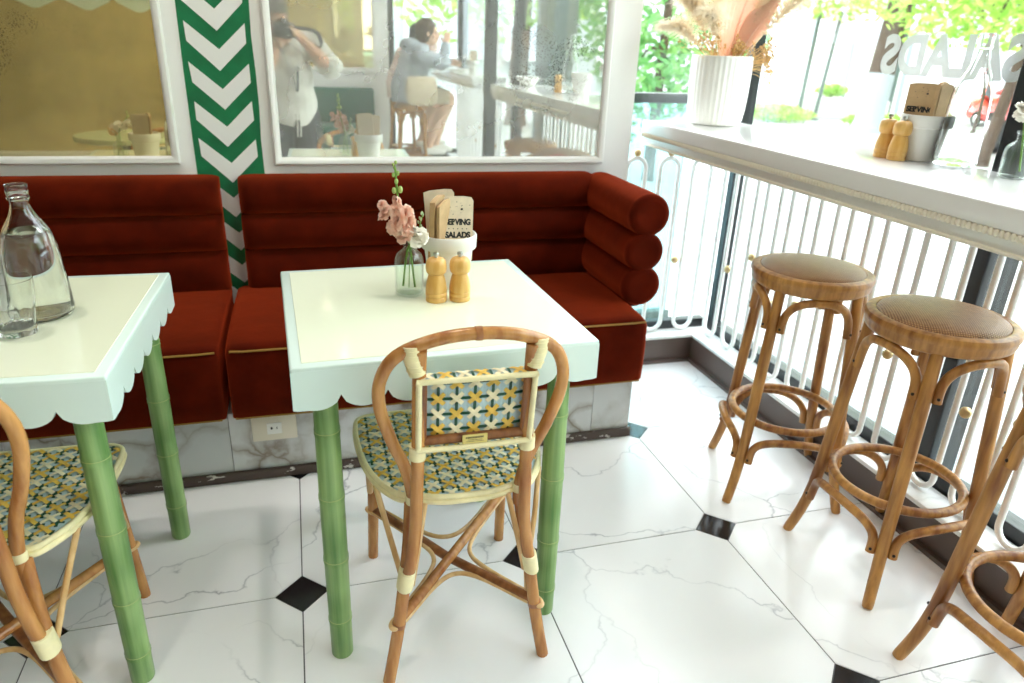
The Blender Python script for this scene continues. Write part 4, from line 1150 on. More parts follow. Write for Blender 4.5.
def solidify_blobs(mb, voxel, smooth_it=4, fac=.5):
    """fuse overlapping volumes into one continuous surface"""
    bmesh.ops.recalc_face_normals(mb.bm, faces=mb.bm.faces)
    me = bpy.data.meshes.new('tmp'); mb.bm.to_mesh(me); mb.bm.free()
    o = bpy.data.objects.new('tmp', me); COL.objects.link(o)
    r_ = o.modifiers.new('r', 'REMESH'); r_.mode = 'VOXEL'; r_.voxel_size = voxel; r_.use_smooth_shade = True
    s_ = o.modifiers.new('s', 'SMOOTH'); s_.iterations = smooth_it; s_.factor = fac
    dg = bpy.context.evaluated_depsgraph_get(); m2 = bpy.data.meshes.new_from_object(o.evaluated_get(dg))
    COL.objects.unlink(o); bpy.data.objects.remove(o); bpy.data.meshes.remove(me)
    for p_ in m2.polygons: p_.use_smooth = True
    return m2
def limb(mb, pts, rad, seg=14):
    P = [V(p_) for p_ in pts]; n = 5; S = smoothpath(P, n); rr = []
    for i in range(len(P)-1):
        for k in range(n): rr.append(rad[i]+(rad[i+1]-rad[i])*k/n)
    rr.append(rad[-1]); mb.tube(S, rr, seg)
    mb.sphere(S[0], rr[0], seg, 8); mb.sphere(S[-1], rr[-1], seg, 8)
def basis(fwd, up=V((0, 0, 1))):
    f_ = V(fwd).normalized(); r_ = f_.cross(up).normalized(); u_ = r_.cross(f_)
    return Matrix((r_, f_, u_)).transposed()      # columns: right, forward, up
def head(mb, c, B, k=1.0):
    """skull, jaw, nose, ears; c is the centre of the skull"""
    c = V(c); P = lambda x, y, z: c+B @ V((x*k, y*k, z*k))
    mb.sphere(P(0, -.010, .025), (.075*k, .094*k, .088*k), 18, 12, B)
    mb.sphere(P(0, .022, -.035), (.060*k, .066*k, .072*k), 16, 10, B)
    mb.sphere(P(0, .062, -.085), (.026*k, .022*k, .022*k), 10, 8, B)
    mb.tube([P(0, .082, .02), P(0, .098, -.018), P(0, .112, -.034)], [.009*k, .012*k, .014*k], 8); mb.sphere(P(0, .106, -.035), .014*k, 8, 6)
    mb.sphere(P(0, .088, -.062), (.024*k, .012*k, .006*k), 10, 6, B); mb.sphere(P(0, .087, -.072), (.020*k, .012*k, .007*k), 10, 6, B)
    mb.sphere(P(0, .078, .028), (.055*k, .016*k, .010*k), 10, 6, B)
    for s_ in (-1, 1): mb.sphere(P(s_*.078, -.008, -.012), (.009*k, .020*k, .032*k), 10, 8, B)
    for s_ in (-1, 1): mb.sphere(P(s_*.045, .055, -.025), (.020*k, .022*k, .020*k), 10, 8, B)
def hand(mb, wrist, fwd, palm_n, side, curl=.6, k=1.0):
    """palm, four bent fingers of unequal length and a thumb from the side of the palm; side = +1 puts the thumb to the +right of (fwd x palm_n)"""
    w = V(wrist); f_ = V(fwd).normalized(); n_ = V(palm_n); n_ = (n_-f_*n_.dot(f_)).normalized(); r_ = f_.cross(n_)*side
    B = Matrix((r_, f_, n_)).transposed()
    mb.sphere(w+f_*.045*k, (.041*k, .050*k, .014*k), 14, 8, B)
    mb.tube([w-f_*.02*k, w+f_*.03*k], [.024*k, .026*k], 10)
    for i, (x, l) in enumerate(((.030, .068), (.010, .078), (-.011, .072), (-.030, .056))):
        p_ = w+f_*.082*k+r_*x*k; ang = 0; pts = [w+f_*.055*k+r_*x*k*.9, p_]
        for j, q in enumerate((.45, .32, .23)):
            ang += curl*(.55, .85, .6)[j]
            p_ = p_+(f_*cos(ang)+n_*sin(ang))*l*q*k; pts.append(p_)
        limb(mb, pts, [.0095*k, .0095*k, .009*k, .0082*k, .0072*k], 8)
    b_ = w+f_*.025*k+r_*.030*k; pts = [b_]
    for j, q in enumerate((.032, .028, .022)):
        d_ = (f_*.75+r_*(.75-.35*j)+n_*(.25+curl*.35*j)).normalized(); pts.append(pts[-1]+d_*q*k)
    limb(mb, pts, [.014*k, .0115*k, .0098*k, .0085*k], 8)
def hair_cap(c, B, k, vol=1.06, length=0.0, name='hair', mat=None, par=None, bun=False):
    c = V(c); P = lambda x, y, z: c+B @ V((x*k, y*k, z*k)); mb = MB()
    mb.sphere(P(0, -.016, .036), (.080*k*vol, .096*k*vol, .086*k*vol), 20, 12, B)
    mb.sphere(P(0, -.045, -.01), (.076*k*vol, .068*k*vol, .080*k*vol), 18, 10, B)
    for s_ in (-1, 1): mb.sphere(P(s_*.062, -.018, .0), (.024*k, .05*k, .05*k+length*.3), 12, 8, B)
    if length:
        mb.sphere(P(0, -.055, -.06-length*.3), (.072*k, .048*k, .07*k+length*.5), 16, 10, B)
        for s_ in (-1, 1): mb.sphere(P(s_*.068, -.02, -.04), (.018*k, .036*k, .06*k), 10, 8, B)
    rr = random.Random(2)
    for q in range(40):
        a, e_ = rr.uniform(0, 6.28), rr.uniform(.1, 1.4)
        mb.sphere(P(cos(a)*sin(e_)*.074*vol, -.016+sin(a)*sin(e_)*.088*vol, .036+cos(e_)*.082*vol), .013*k, 8, 6)
    m_ = solidify_blobs(mb, .006, 3)
    # open the face: pull back anything in front of the hairline
    Bi = B.transposed()
    for v in m_.vertices:
        l = Bi @ (v.co-c)
        if l.y > .052*k and l.z < .062*k: l.y = .052*k-(l.y-.052*k)*.6; v.co = c+B @ l
    return meshobj(name, m_, mat, par)
def eyes(c, B, k, par):
    c = V(c); e = MB()
    for s_ in (-1, 1): e.sphere(c+B @ V((s_*.031*k, .079*k, .006*k)), (.011*k, .007*k, .006*k), 10, 6, B)
    e.build('eyes', M_INK, par, smooth=60)

# ---- the photographer: stands right behind the lens, knees bent, camera to the eye
CAM = V((-.183, -.0299, 1.3076)); FW = V((.26905, .88345, -.38363)).normalized()
BC = basis(FW); CP = lambda x, y, z: CAM+BC @ V((x, y, z))      # camera frame: right, forward, up
pt = thing('person', 'person in open white shirt raising a black camera to the eye, seen in the mirror', 'person', (-.20, -.38, 0))
off = V((-.20, -.38, 0))
def rel(mb):
    for v in mb.bm.verts: v.co -= off
    return mb
def relme(me):
    for v in me.vertices: v.co -= off
    return me
cam = thing('camera', 'black camera with long strap held at the eye by the photographer, in the mirror', 'camera', tuple(CAM))
cb = MB(); cb.rbox((-.070, -.128, -.046), (.070, -.078, .040), .008, 3, BC.to_4x4()); cb.rbox((.040, -.132, -.046), (.074, -.062, .038), .010, 3, BC.to_4x4()); cb.rbox((-.028, -.135, .030), (.028, -.072, .062), .010, 3, BC.to_4x4())
cb.build('camera_body', M_CAMB, cam, smooth=40)
ln = MB(); q = BC.to_4x4() @ Matrix.Rotation(-pi/2, 4, 'X')
ln.lathe([(.001, -.08), (.033, -.08), (.036, -.07), (.036, -.05), (.038, -.048), (.038, -.026), (.035, -.022), (.031, -.022), (.030, -.03), (.001, -.03)], 28, mtx=q.to_3x3())
ln.build('lens_barrel', M_CAMB, cam, smooth=40)
lg = MB(); lg.sphere(BC @ V((0, -.031, 0)), (.029, .006, .029), 20, 10, BC); lg.build('front_element', M_LENS, cam, smooth=60)
sp_ = MB()
sl = [CP(.07, -.10, .03), CP(.10, -.16, -.02), V((.02, -.24, 1.24)), V((.01, -.34, 1.335)), V((-.09, -.45, 1.36)), V((-.24, -.47, 1.36))]
sp_.tube(smoothpath([v-CAM for v in sl], 5), .014, 8, flat=.16)
sl2 = [CP(-.07, -.10, .0), V((-.235, -.15, 1.20)), V((-.19, -.185, 1.10)), V((-.165, -.205, 1.0)), V((-.160, -.208, .955)), V((-.150, -.206, .955)), V((-.145, -.20, 1.02)), V((-.14, -.18, 1.12))]
sp_.tube(smoothpath([v-CAM for v in sl2], 5), .015, 8, flat=.16)
sp_.build('strap', M_DKSTRAP, cam, smooth=60)

body = MB()
hc = CP(-.012, -.245, .020); HB = basis(FW*.85+V((0, 0, -.05)))
head(body, hc, HB, 1.0)
neck = V((-.235, -.395, 1.30))
limb(body, [neck+V((0, -.01, -.05)), hc+HB @ V((0, -.03, -.06))], [.062, .056])
hip = V((-.205, -.43, .78)); shl, shr = V((-.405, -.36, 1.265)), V((-.025, -.43, 1.265))
limb(body, [hip, V((-.21, -.42, .95)), V((-.215, -.40, 1.12)), V((-.22, -.40, 1.24))], [.135, .130, .145, .110])
limb(body, [shl, V((-.22, -.40, 1.27)), shr], [.062, .085, .062])
el_r, wr_r = V((.105, -.27, 1.09)), CP(.105, -.135, -.045)
el_l, wr_l = V((-.36, -.17, 1.04)), CP(-.035, -.115, -.105)
limb(body, [shr, (shr+el_r)/2+V((.01, 0, 0)), el_r, (el_r+wr_r)/2, wr_r], [.060, .050, .044, .040, .028])
limb(body, [shl, (shl+el_l)/2, el_l, (el_l+wr_l)/2, wr_l], [.060, .050, .044, .040, .028])
hand(body, wr_r, (CP(.066, -.055, .02)-wr_r), BC @ V((-1, .2, 0)), 1, .75, .95)
hand(body, wr_l, (CP(-.005, -.045, -.045)-wr_l), BC @ V((.15, -.2, 1)), 1, .55, .95)
for s_ in (-1, 1):
    h_ = hip+V((s_*.09, 0, -.02)); kn = V((-.205+s_*.13, -.17, .45)); an = V((-.205+s_*.15, -.44, .09)); 
    limb(body, [h_, (h_+kn)/2, kn, (kn+an)/2+V((0, -.02, 0)), an], [.105, .085, .062, .058, .042])
    limb(body, [an+V((0, -.03, -.03)), an+V((0, .08, -.045)), an+V((0, .17, -.058))], [.045, .042, .032])
bo = meshobj('body', relme(solidify_blobs(body, .0062, 3)), M_SKIN, pt)
hr = hair_cap(hc, HB, 1.0, 1.03, 0, 'hair', M_HAIRG, bo)
for v in hr.data.vertices: v.co -= off
sh = MB()
limb(sh, [hip+V((0, .01, -.07)), hip+V((0, .0, .08)), V((-.205, -.405, .98)), V((-.215, -.39, 1.12)), V((-.22, -.40, 1.235))], [.196, .188, .172, .170, .125], 20)
limb(sh, [shl+V((.0, 0, -.0)), V((-.22, -.405, 1.262)), shr], [.076, .098, .076])
limb(sh, [shr, shr*.45+el_r*.55, shr*.12+el_r*.88], [.082, .078, .086]); limb(sh, [shl, shl*.45+el_l*.55, shl*.12+el_l*.88], [.082, .078, .086])
m_ = solidify_blobs(sh, .009, 5)
rr = random.Random(9)
for v in m_.vertices:
    if v.co.z < .80: v.co.z = max(v.co.z, .70+.05*abs(v.co.x+.17)/.2+ (0 if abs(v.co.x+.165) > .02 else .05))
    v.co += V((sin(v.co.z*38+v.co.x*15), cos(v.co.z*31+v.co.x*20), 0))*.0045
so = meshobj('shirt', relme(m_), M_SHIRT, pt)
bt = MB()
for k in range(6): bt.sphere(V((-.163+.004*k, -.232-.010*k+(.01 if k < 3 else 0), .86+.062*k)), (.006, .003, .006), 8, 6)
rel(bt).build('button', M_TRIMW, so, smooth=60)
dr = MB()
for x in (-.172, -.150): dr.tube([(x, -.215, .80), (x+.004, -.20, .72), (x, -.205, .64)], .005, 6)
rel(dr).build('drawstring', M_SHIRT, pt, smooth=60)
tr = MB()
limb(tr, [hip+V((0, 0, .04)), hip+V((0, 0, -.08))], [.165, .158], 18)
for s_ in (-1, 1):
    h_ = hip+V((s_*.085, 0, -.03)); kn = V((-.205+s_*.13, -.17, .45)); an = V((-.205+s_*.15, -.44, .12))
    limb(tr, [h_, (h_+kn)/2, kn, (kn+an)/2+V((0, -.02, 0)), an], [.125, .108, .085, .080, .070])
meshobj('trousers', relme(solidify_blobs(tr, .010, 5)), M_TROUS, pt)
for s_ in (-1, 1):
    sm = MB(); an = V((-.205+s_*.15, -.44, .05))
    limb(sm, [an+V((0, -.05, 0)), an+V((0, .08, -.005)), an+V((0, .19, -.012))], [.050, .050, .038]); m_ = solidify_blobs(sm, .008, 3)
    for v in m_.vertices: v.co.z = max(v.co.z, 0)
    meshobj('shoe', relme(m_), M_SHOED, pt)

# ---- seated guests at the far counter
def seated(label, sx, sy, turn, top_mat, leg_mat, hair_mat, hair_len, hooded, arm_up, skin, tall=0.0):
    """sits on a stool at (sx, sy) facing +X turned by `turn`, elbows on the counter"""
    B = Matrix.Rotation(turn-pi/2, 3, 'Z')       # local: right = -Y side, forward = +X
    o3 = V((sx, sy, 0)); W_ = lambda x, y, z: B @ V((x, y, z))
    t = thing('person', label, 'person', (sx, sy, 0))
    sz = .752
    bd = MB(); hipp = V((0, -.02, sz+.095)); neck = V((0, .095, 1.255+tall)); hc = V((0, .155, 1.385+tall))
    HBl = basis((V((0, 1, -.12))))
    pts = lambda *a: [W_(*p_) for p_ in a]
    def lb(m, P, r_): limb(m, [W_(*p_) for p_ in P], r_)
    head(bd, W_(*hc), B @ HBl, .98)
    lb(bd, [neck, hc+V((0, -.02, -.06))], [.052, .050])
    lb(bd, [hipp, (0, .0, 1.0), (0, .04, 1.14), (0, .07, 1.22+tall)], [.130, .118, .125, .09])
    lb(bd, [(-.165, .07, 1.19+tall), (0, .07, 1.215+tall), (.165, .07, 1.19+tall)], [.052, .075, .052])
    arms = []
    for s_ in (-1, 1):
        S_ = V((s_*.170, .07, 1.185+tall)); 
        if s_ == arm_up: E_, H_ = V((s_*.19, .27, 1.12)), V((s_*.13, .31, 1.29))
        else: E_, H_ = V((s_*.215, .25, 1.12)), V((s_*.06, .40, 1.12))
        arms.append((S_, E_, H_))
        lb(bd, [S_, (S_+E_)/2, E_, (E_+H_)/2, H_], [.050, .042, .037, .034, .024])
        d_ = (H_-E_).normalized()
        hand(bd, W_(*H_), W_(*d_), W_(-s_, .3, -.2), s_, .5, .88)
    legs = []
    for s_ in (-1, 1):
        h_ = V((s_*.085, .0, sz+.075)); k_ = V((s_*.11, .33+.06*(s_ > 0), sz+.035)); a_ = V((s_*.09, .20+.05*s_, .36)); legs.append((h_, k_, a_))
        lb(bd, [h_, (h_+k_)/2, k_, (k_+a_)/2+V((0, -.012, 0)), a_], [.092, .078, .056, .052, .036])
        lb(bd, [a_+V((0, -.03, -.04)), a_+V((0, .06, -.06)), a_+V((0, .13, -.068))], [.036, .034, .024])
    b0 = meshobj('body', solidify_blobs(bd, .0065, 3), skin, t)
    hair_cap(W_(*hc), B @ HBl, .98, 1.07, hair_len, 'hair', hair_mat, b0); eyes(W_(*hc), B @ HBl, .98, b0)
    tp = MB()
    lb(tp, [hipp+V((0, -.01, -.02)), hipp+V((0, -.005, .08)), (0, .005, 1.02), (0, .04, 1.14), (0, .07, 1.205+tall)], [.178, .172, .158, .155, .115])
    lb(tp, [(-.168, .07, 1.185+tall), (0, .07, 1.21+tall), (.168, .07, 1.185+tall)], [.070, .094, .070])
    for S_, E_, H_ in arms: lb(tp, [S_, (S_+E_)/2, E_, E_.lerp(H_, .5), E_.lerp(H_, .88)], [.074, .066, .062, .054, .046])
    if hooded: tp.sphere(W_(0, -.015, 1.275+tall), (.115, .10, .062), 16, 10, B); tp.sphere(W_(0, .05, 1.262+tall), (.115, .085, .038), 16, 10, B)
    m_ = solidify_blobs(tp, .010, 5)
    for v in m_.vertices: v.co += V((sin(v.co.z*40+v.co.y*12), cos(v.co.z*33+v.co.x*18), 0))*.004; v.co.z = max(v.co.z, sz+.004)
    meshobj('hoodie' if hooded else 'blouse', m_, top_mat, t)
    sh = MB()
    lb(sh, [hipp, hipp+V((0, 0, .05))], [.150, .148])
    for h_, k_, a_ in legs: lb(sh, [h_, (h_+k_)/2, h_.lerp(k_, .86)], [.106, .095, .084])
    m_ = solidify_blobs(sh, .010, 4)
    for v in m_.vertices: v.co.z = max(v.co.z, sz+.003)
    meshobj('shorts', m_, leg_mat, t)
    for h_, k_, a_ in legs:
        q_ = MB(); lb(q_, [a_+V((0, -.035, -.055)), a_+V((0, .06, -.062)), a_+V((0, .14, -.066))], [.043, .043, .032])
        m_ = solidify_blobs(q_, .007, 3)
        zmin = min(v.co.z for v in m_.vertices)+.014
        for v in m_.vertices: v.co.z = max(v.co.z, zmin)
        meshobj('shoe', m_, M_SHOEW, t)
    return t
seated('person in a grey hoodie on a stool leaning on the far counter, in the mirror', .93, -2.02, .0, M_HOOD, M_SHORT, M_HAIRB, .05, True, -1, M_SKINL)
seated('person in a pale top half hidden behind the grey hoodie, in the mirror', .95, -2.56, .08, M_PALE, M_TROUS, M_HAIRD, .10, False, 1, M_SKINL, -.03)
tb = MB(); n = 20
R_ = []
for k, (zz, wx, wy) in enumerate([(.0, .10, .03), (.02, .14, .045), (.08, .155, .055), (.18, .15, .05), (.25, .135, .03), (.262, .13, .022)]):
    R_.append([V((cos(2*pi*a/n)*wx, sin(2*pi*a/n)*wy, zz)) for a in range(n)])
tb.rings(R_); tote = thing('tote_bag', 'beige canvas bag hanging at the hip of the grey hoodie, in the mirror', 'bag', (.985, -1.775, .74), -.1)
tb.build('bag_body', M_TOTE, tote, smooth=60)
MB().tube(smoothpath([(-.10, 0, .255), (-.09, -.045, .36), (-.05, -.13, .47), (.0, -.16, .50), (.05, -.13, .46), (.09, -.04, .36), (.10, 0, .255)], 5), .010, 8, flat=.3).build('strap', M_DKSTRAP, tote, smooth=60)

# ================================================================== OUTDOORS
M_PAVE = simple('pale_concrete_paving', (.36, .36, .36), .85, var=.12, scale=.7)
M_ASPH = simple('grey_road', (.30, .30, .31), .9, var=.1, scale=1.5)
M_BARK = simple('brown_bark', rgb('#4a3a2e'), .9, var=.3, scale=6, stretch=(3, 3, .6), bump=.8, bscale=14)
M_LIME = simple('white_limewash', rgb('#9aa2a8'), .9, var=.08, scale=9)
def leafmat(name, a, b):
    m, nt, bs = nodes_of(name); N, L = nt.nodes, nt.links
    ge = N.new('ShaderNodeNewGeometry'); cr = N.new('ShaderNodeValToRGB')
    cr.color_ramp.elements[0].color = c4(rgb(a)); cr.color_ramp.elements[1].color = c4(rgb(b))
    L.new(ge.outputs['Random Per Island'], cr.inputs['Fac']); L.new(cr.outputs[0], bs.inputs['Base Color'])
    bs.inputs['Roughness'].default_value = .5
    tr_ = N.new('ShaderNodeBsdfTranslucent'); L.new(cr.outputs[0], tr_.inputs['Color'])
    mx = N.new('ShaderNodeMixShader'); mx.inputs['Fac'].default_value = .45
    L.new(bs.outputs[0], mx.inputs[1]); L.new(tr_.outputs[0], mx.inputs[2]); L.new(mx.outputs[0], N['Material Output'].inputs['Surface'])
    return m
M_LEAF = leafmat('fresh_leaf', '#7fae3f', '#b9d86c'); M_LEAFD = leafmat('shrub_leaf', '#4f8a4a', '#86b869')
GZ = -.02
gr = MB(); gr.box((1.70, -30, GZ-.2), (60, 60, GZ)); gr.box((-6, 2.78, GZ-.2), (1.70, 60, GZ)); gr.box((-10, -30, GZ-.2), (1.70, YF-.12, GZ))
gr.mat(1).box((14.5, -30, GZ-.004), (22, 60, GZ+.004))
struct(gr.build('ground', [M_PAVE, M_ASPH], smooth=0))
M_SILL = simple('blue_grey_step', rgb('#8d999f'), .5)
struct(MB().box((1.70, -3, GZ), (1.95, 2.72, .055)).build('trim_3', M_SILL, smooth=0, bevel=.01))

def leaves(mb, c, rad, n, size, rnd, shell=.35, flatz=1.0):
    for _ in range(n):
        while True:
            p_ = V((rnd.uniform(-1, 1), rnd.uniform(-1, 1), rnd.uniform(-1, 1)))
            if shell < p_.length < 1: break
        p_ = V(c)+V((p_.x*rad[0], p_.y*rad[1], p_.z*rad[2]))
        R_ = Euler((rnd.uniform(-1.1, 1.1), rnd.uniform(-1.1, 1.1), rnd.uniform(0, 6.28))).to_matrix(); s_ = size*rnd.uniform(.6, 1.3)
        q = [V((0, -.5, 0)), V((.24, -.1, .05)), V((.2, .25, .03)), V((0, .55, -.05)), V((-.2, .25, .03)), V((-.24, -.1, .05))]
        mb.face([mb.bm.verts.new(p_+R_ @ (a*s_)) for a in q])
def tree(label, base, h, tr, lean, crowns, nleaf, lsize, seed, lime=0, group=None, mat=None, bark=None):
    t = thing('street_tree', label, 'tree', base, 0, group); rnd = random.Random(seed)
    top = V((lean[0], lean[1], h)); P = smoothpath([(0, 0, -.05), V((lean[0]*.25, lean[1]*.25, h*.3)), V((lean[0]*.6, lean[1]*.6, h*.65)), top], 5)
    rr = [tr*(1.15-.6*i/(len(P)-1)) for i in range(len(P))]; rr[0] *= 1.25
    trk = MB(); trk.mat(0).tube(P, rr, 14)
    for c, r_ in crowns:
        for k in range(3):
            e_ = V(c)+V([rnd.uniform(-.5, .5)*r_[i] for i in range(3)]); s_ = P[rnd.randint(int(len(P)*.55), len(P)-1)]
            trk.tube(smoothpath([s_, (s_+e_)/2+V((0, 0, .25)), e_], 4), [tr*.28]*4+[tr*.22]*4+[tr*.08], 7)
    to = trk.build('trunk', bark or M_BARK, t, smooth=60)
    if lime:
        lm = MB(); Q = [p_ for p_ in P if p_.z < lime]
        Q = [V((p_.x, p_.y, p_.z)) for p_ in Q]+[P[len(Q)-1].lerp(P[len(Q)], (lime-P[len(Q)-1].z)/(P[len(Q)].z-P[len(Q)-1].z))]
        lm.tube(Q, [r_+.006 for r_ in rr[:len(Q)]], 14); lm.build('limewash', M_LIME, to, smooth=60)
    lv = MB()
    tot = sum(r_[0]*r_[1]*r_[2] for _, r_ in crowns)
    for c, r_ in crowns: leaves(lv, c, r_, int(nleaf*r_[0]*r_[1]*r_[2]/tot), lsize, rnd, .2)
    lv.build('foliage', mat or M_LEAF, t, smooth=0, fixn=False)
    return t
tree('big street tree with white limewashed foot, behind the mills on the counter', (10.55, 12.0, GZ), 6.5, .23, (.9, .4), [((.9, .3, 4.6), (3.0, 3.0, 1.7)), ((-1.6, 1.6, 2.75), (1.7, 1.8, .55)), ((2.4, -2.2, 3.0), (2.2, 2.2, 1.1)), ((1.2, 2.4, 3.2), (2.2, 2.2, 1.2)), ((1.7, -.9, 2.1), (1.3, 1.5, .6)), ((-.2, .9, 2.35), (1.1, 1.2, .4)), ((.5, -2.2, 2.2), (1.2, 1.2, .5))], 12000, .15, 3, 1.08)
tree('slim street tree beyond the bottle on the window counter', (9.0, 7.95, GZ), 5.2, .075, (.5, -.3), [((.5, -.3, 3.9), (2.2, 2.2, 1.4)), ((-.4, 1.0, 2.5), (1.5, 1.6, .7)), ((1.0, -1.4, 2.6), (1.6, 1.8, .8)), ((-.2, .3, 1.95), (1.4, 1.6, .5))], 6500, .14, 8)
tree('dense young tree outside the end window beside the mirror wall', (3.5, 7.2, GZ), 2.6, .06, (.1, .1), [((.0, .0, 1.75), (1.15, 1.0, 1.15)), ((-.3, .2, 1.1), (.8, .8, .7))], 2600, .12, 12, mat=M_LEAFD)
tree('leafy tree outside the window behind the photographer, in the mirror', (3.6, -7.5, GZ), 6, .16, (.2, .3), [((.2, .3, 3.6), (2.6, 2.6, 2.0)), ((-1.0, 1.0, 2.2), (1.4, 1.6, .9))], 3600, .2, 15)
tree('leafy tree beyond the near counter, in the top right of the mirror', (7.2, .2, GZ), 6, .18, (.1, .2), [((.1, .2, 3.6), (2.4, 2.4, 1.9))], 2400, .2, 19)
tree('bushy tree standing closest outside the far counter, in the mirror', (4.6, -4.6, GZ), 4, .10, (.1, .1), [((.1, .1, 2.2), (1.5, 1.7, 1.5)), ((.3, .8, 1.3), (1.0, 1.2, .9))], 3600, .15, 25, mat=M_LEAFD)
tree('bushy tree outside beyond the dark pillar, in the mirror', (6.6, -3.4, GZ), 4, .10, (.1, .1), [((.1, .1, 2.3), (1.4, 1.7, 1.5))], 2600, .15, 26, mat=M_LEAFD)
# dark cladded pillars of the arcade outside, seen in the mirror
M_PIL = simple('dark_green_grey_cladding', rgb('#4b5a55'), .5)
for y, lb in ((-2.35, 'dark clad pillar outside the glass, in the right of the mirror'),):
    w_ = .17
    pc = thing('arcade_pillar', lb, 'pillar', (2.5, y, GZ))
    MB().rbox((-w_, -w_, 0), (w_, w_, 3.4), .02, 2).build('shaft', M_PIL, pc, smooth=30); MB().rbox((-w_-.03, -w_-.03, 0), (w_+.03, w_+.03, .18), .01, 2).build('base', M_PIL, pc, smooth=30)

def shrubs(label, loc, size, n, ls, seed, mat=M_LEAF, group=None):
    t = thing('shrub', label, 'shrub', loc, 0, group); rnd = random.Random(seed); sb = MB()
    for k in range(9):
        x, y = rnd.uniform(-.7, .7)*size[0], rnd.uniform(-.7, .7)*size[1]
        sb.tube([(x, y, -.02), (x*1.1, y*1.1, size[2]*1.2)], .008, 5)
    sb.build('stems', M_BARK, t, smooth=60)
    lv = MB(); leaves(lv, (0, 0, size[2]), size, n, ls, rnd, .1); lv.build('foliage', mat, t, smooth=0, fixn=False)
    return t
shrubs('low bright shrub in front of the planter wall, seen over the counter', (9.9, 14.0, GZ), (.9, .7, .17), 700, .12, 1)
shrubs('low bright shrub along the planter wall towards the limewashed tree', (11.6, 12.9, GZ), (.8, .5, .14), 600, .12, 2)
pw = MB(); pw.rbox((-2.2, -.35, 0), (2.2, .35, .46), .03, 2)
tag(pw.build('planter_wall', simple('pale_concrete', (.6, .59, .57), .85, var=.1, scale=3), None, (11.2, 15.5, GZ), (0, 0, -.55), smooth=30), 'long pale concrete planter wall across the pavement', 'planter')
shrubs('clipped shrub growing on top of the planter wall, by the window post', (10.1, 16.17, .46), (.5, .3, .22), 600, .1, 4)
shrubs('clipped shrub growing on top of the planter wall, by the sign post', (12.0, 15.0, .46), (.45, .28, .14), 400, .1, 5)
def post(name, label, loc, h, r_, lean=(0, 0)):
    t = thing(name, label, 'post', loc)
    MB().tube([(0, 0, 0), (lean[0], lean[1], h)], r_, 12).build('pole', M_PIL, t, smooth=60)
    MB().lathe([(.001, 0), (r_*2.4, 0), (r_*2.4, .03), (r_*1.1, .06), (.001, .06)], 16).build('base_flange', M_PIL, t, smooth=40)
    MB().sphere((lean[0], lean[1], h), r_*1.25, 12, 8).build('cap', M_PIL, t, smooth=60)
    return t
post('sign_post', 'dark post beside the planter wall, the shorter of the close pair', (10.75, 14.4, GZ), 2.15, .05, (.05, -.05))
post('sign_post', 'dark post beside the planter wall, leaning against its taller neighbour', (11.15, 14.35, GZ), 2.2, .045, (.12, -.1))
post('street_pole', 'thin grey street pole behind the napkin pot on the counter', (13.2, 14.4, GZ), 4.2, .05, (.1, .0))
hb = thing('hoarding', 'white hoarding panel behind the limewashed tree', 'hoarding', (13.4, 16.4, GZ), -.72)
MB().rbox((-1.15, -.03, .12), (1.35, .03, 1.65), .01, 2).build('panel', M_TRIMW, hb, smooth=30)
for x in (-1.25, .1, 1.4): MB().box((x-.05, -.06, 0), (x+.05, .06, 1.72)).build('post', M_LIME, hb, smooth=0)
# parked red car
car = thing('car', 'red car parked beyond the bottle on the window counter', 'car', (11.35, 7.95, GZ), 0)
M_RED = simple('red_car_paint', rgb('#c8342c'), .25, coat=1)
M_DARKG = simple('dark_car_glass', (.03, .04, .05), .06); M_TYRE = simple('tyre_rubber', (.02, .02, .02), .8)
def carring(y, w_, z0, z1, k):
    n = 24; o_ = []
    for a in range(n):
        c_, s_ = cos(2*pi*a/n), sin(2*pi*a/n)
        x = w_*abs(c_)**.45*(1 if c_ > 0 else -1); z_ = (z0+z1)/2+(z1-z0)/2*abs(s_)**.55*(1 if s_ > 0 else -1)
        o_.append(V((x*(1-.10*max(0, s_)), y, z_)))
    return o_
MB().rings([carring(*q, 1) for q in ((-2.05, .60, .32, .62), (-1.98, .74, .24, .76), (-1.5, .84, .20, .88), (-.6, .86, .20, .92), (.6, .86, .20, .92), (1.4, .85, .20, .90), (1.9, .78, .24, .86), (2.05, .66, .34, .76))]).build('car_body', M_RED, car, smooth=50)
MB().rings([carring(*q, 1) for q in ((-1.05, .70, .86, .93), (-.45, .66, .86, 1.36), (.2, .66, .86, 1.44), (.9, .66, .86, 1.40), (1.55, .68, .86, .95))]).build('cabin', M_RED, car, smooth=50)
gl = MB()
for s_ in (-1, 1): gl.prism([(-.72, .96), (-.38, 1.28), (.25, 1.35), (.85, 1.31), (1.2, .97)], 'x', s_*.645, s_*.672)
gl.build('side_window', M_DARKG, car, smooth=0)
for y in (-1.3, 1.3):
    for s_ in (-1, 1):
        wq = MB(); wq.lathe([(.18, -.1), (.29, -.1), (.315, -.07), (.315, .07), (.29, .1), (.18, .1)], 28, mtx=Matrix.Rotation(pi/2, 3, 'Y'), caps=True)
        wo = wq.build('wheel', M_TYRE, car, loc=(s_*.78, y, .315), smooth=50)
        MB().lathe([(.001, -.105), (.17, -.105), (.19, -.09), (.19, .09), (.17, .105), (.001, .105)], 20, mtx=Matrix.Rotation(pi/2, 3, 'Y')).build('hub_cap', M_STEEL, wo, smooth=40)
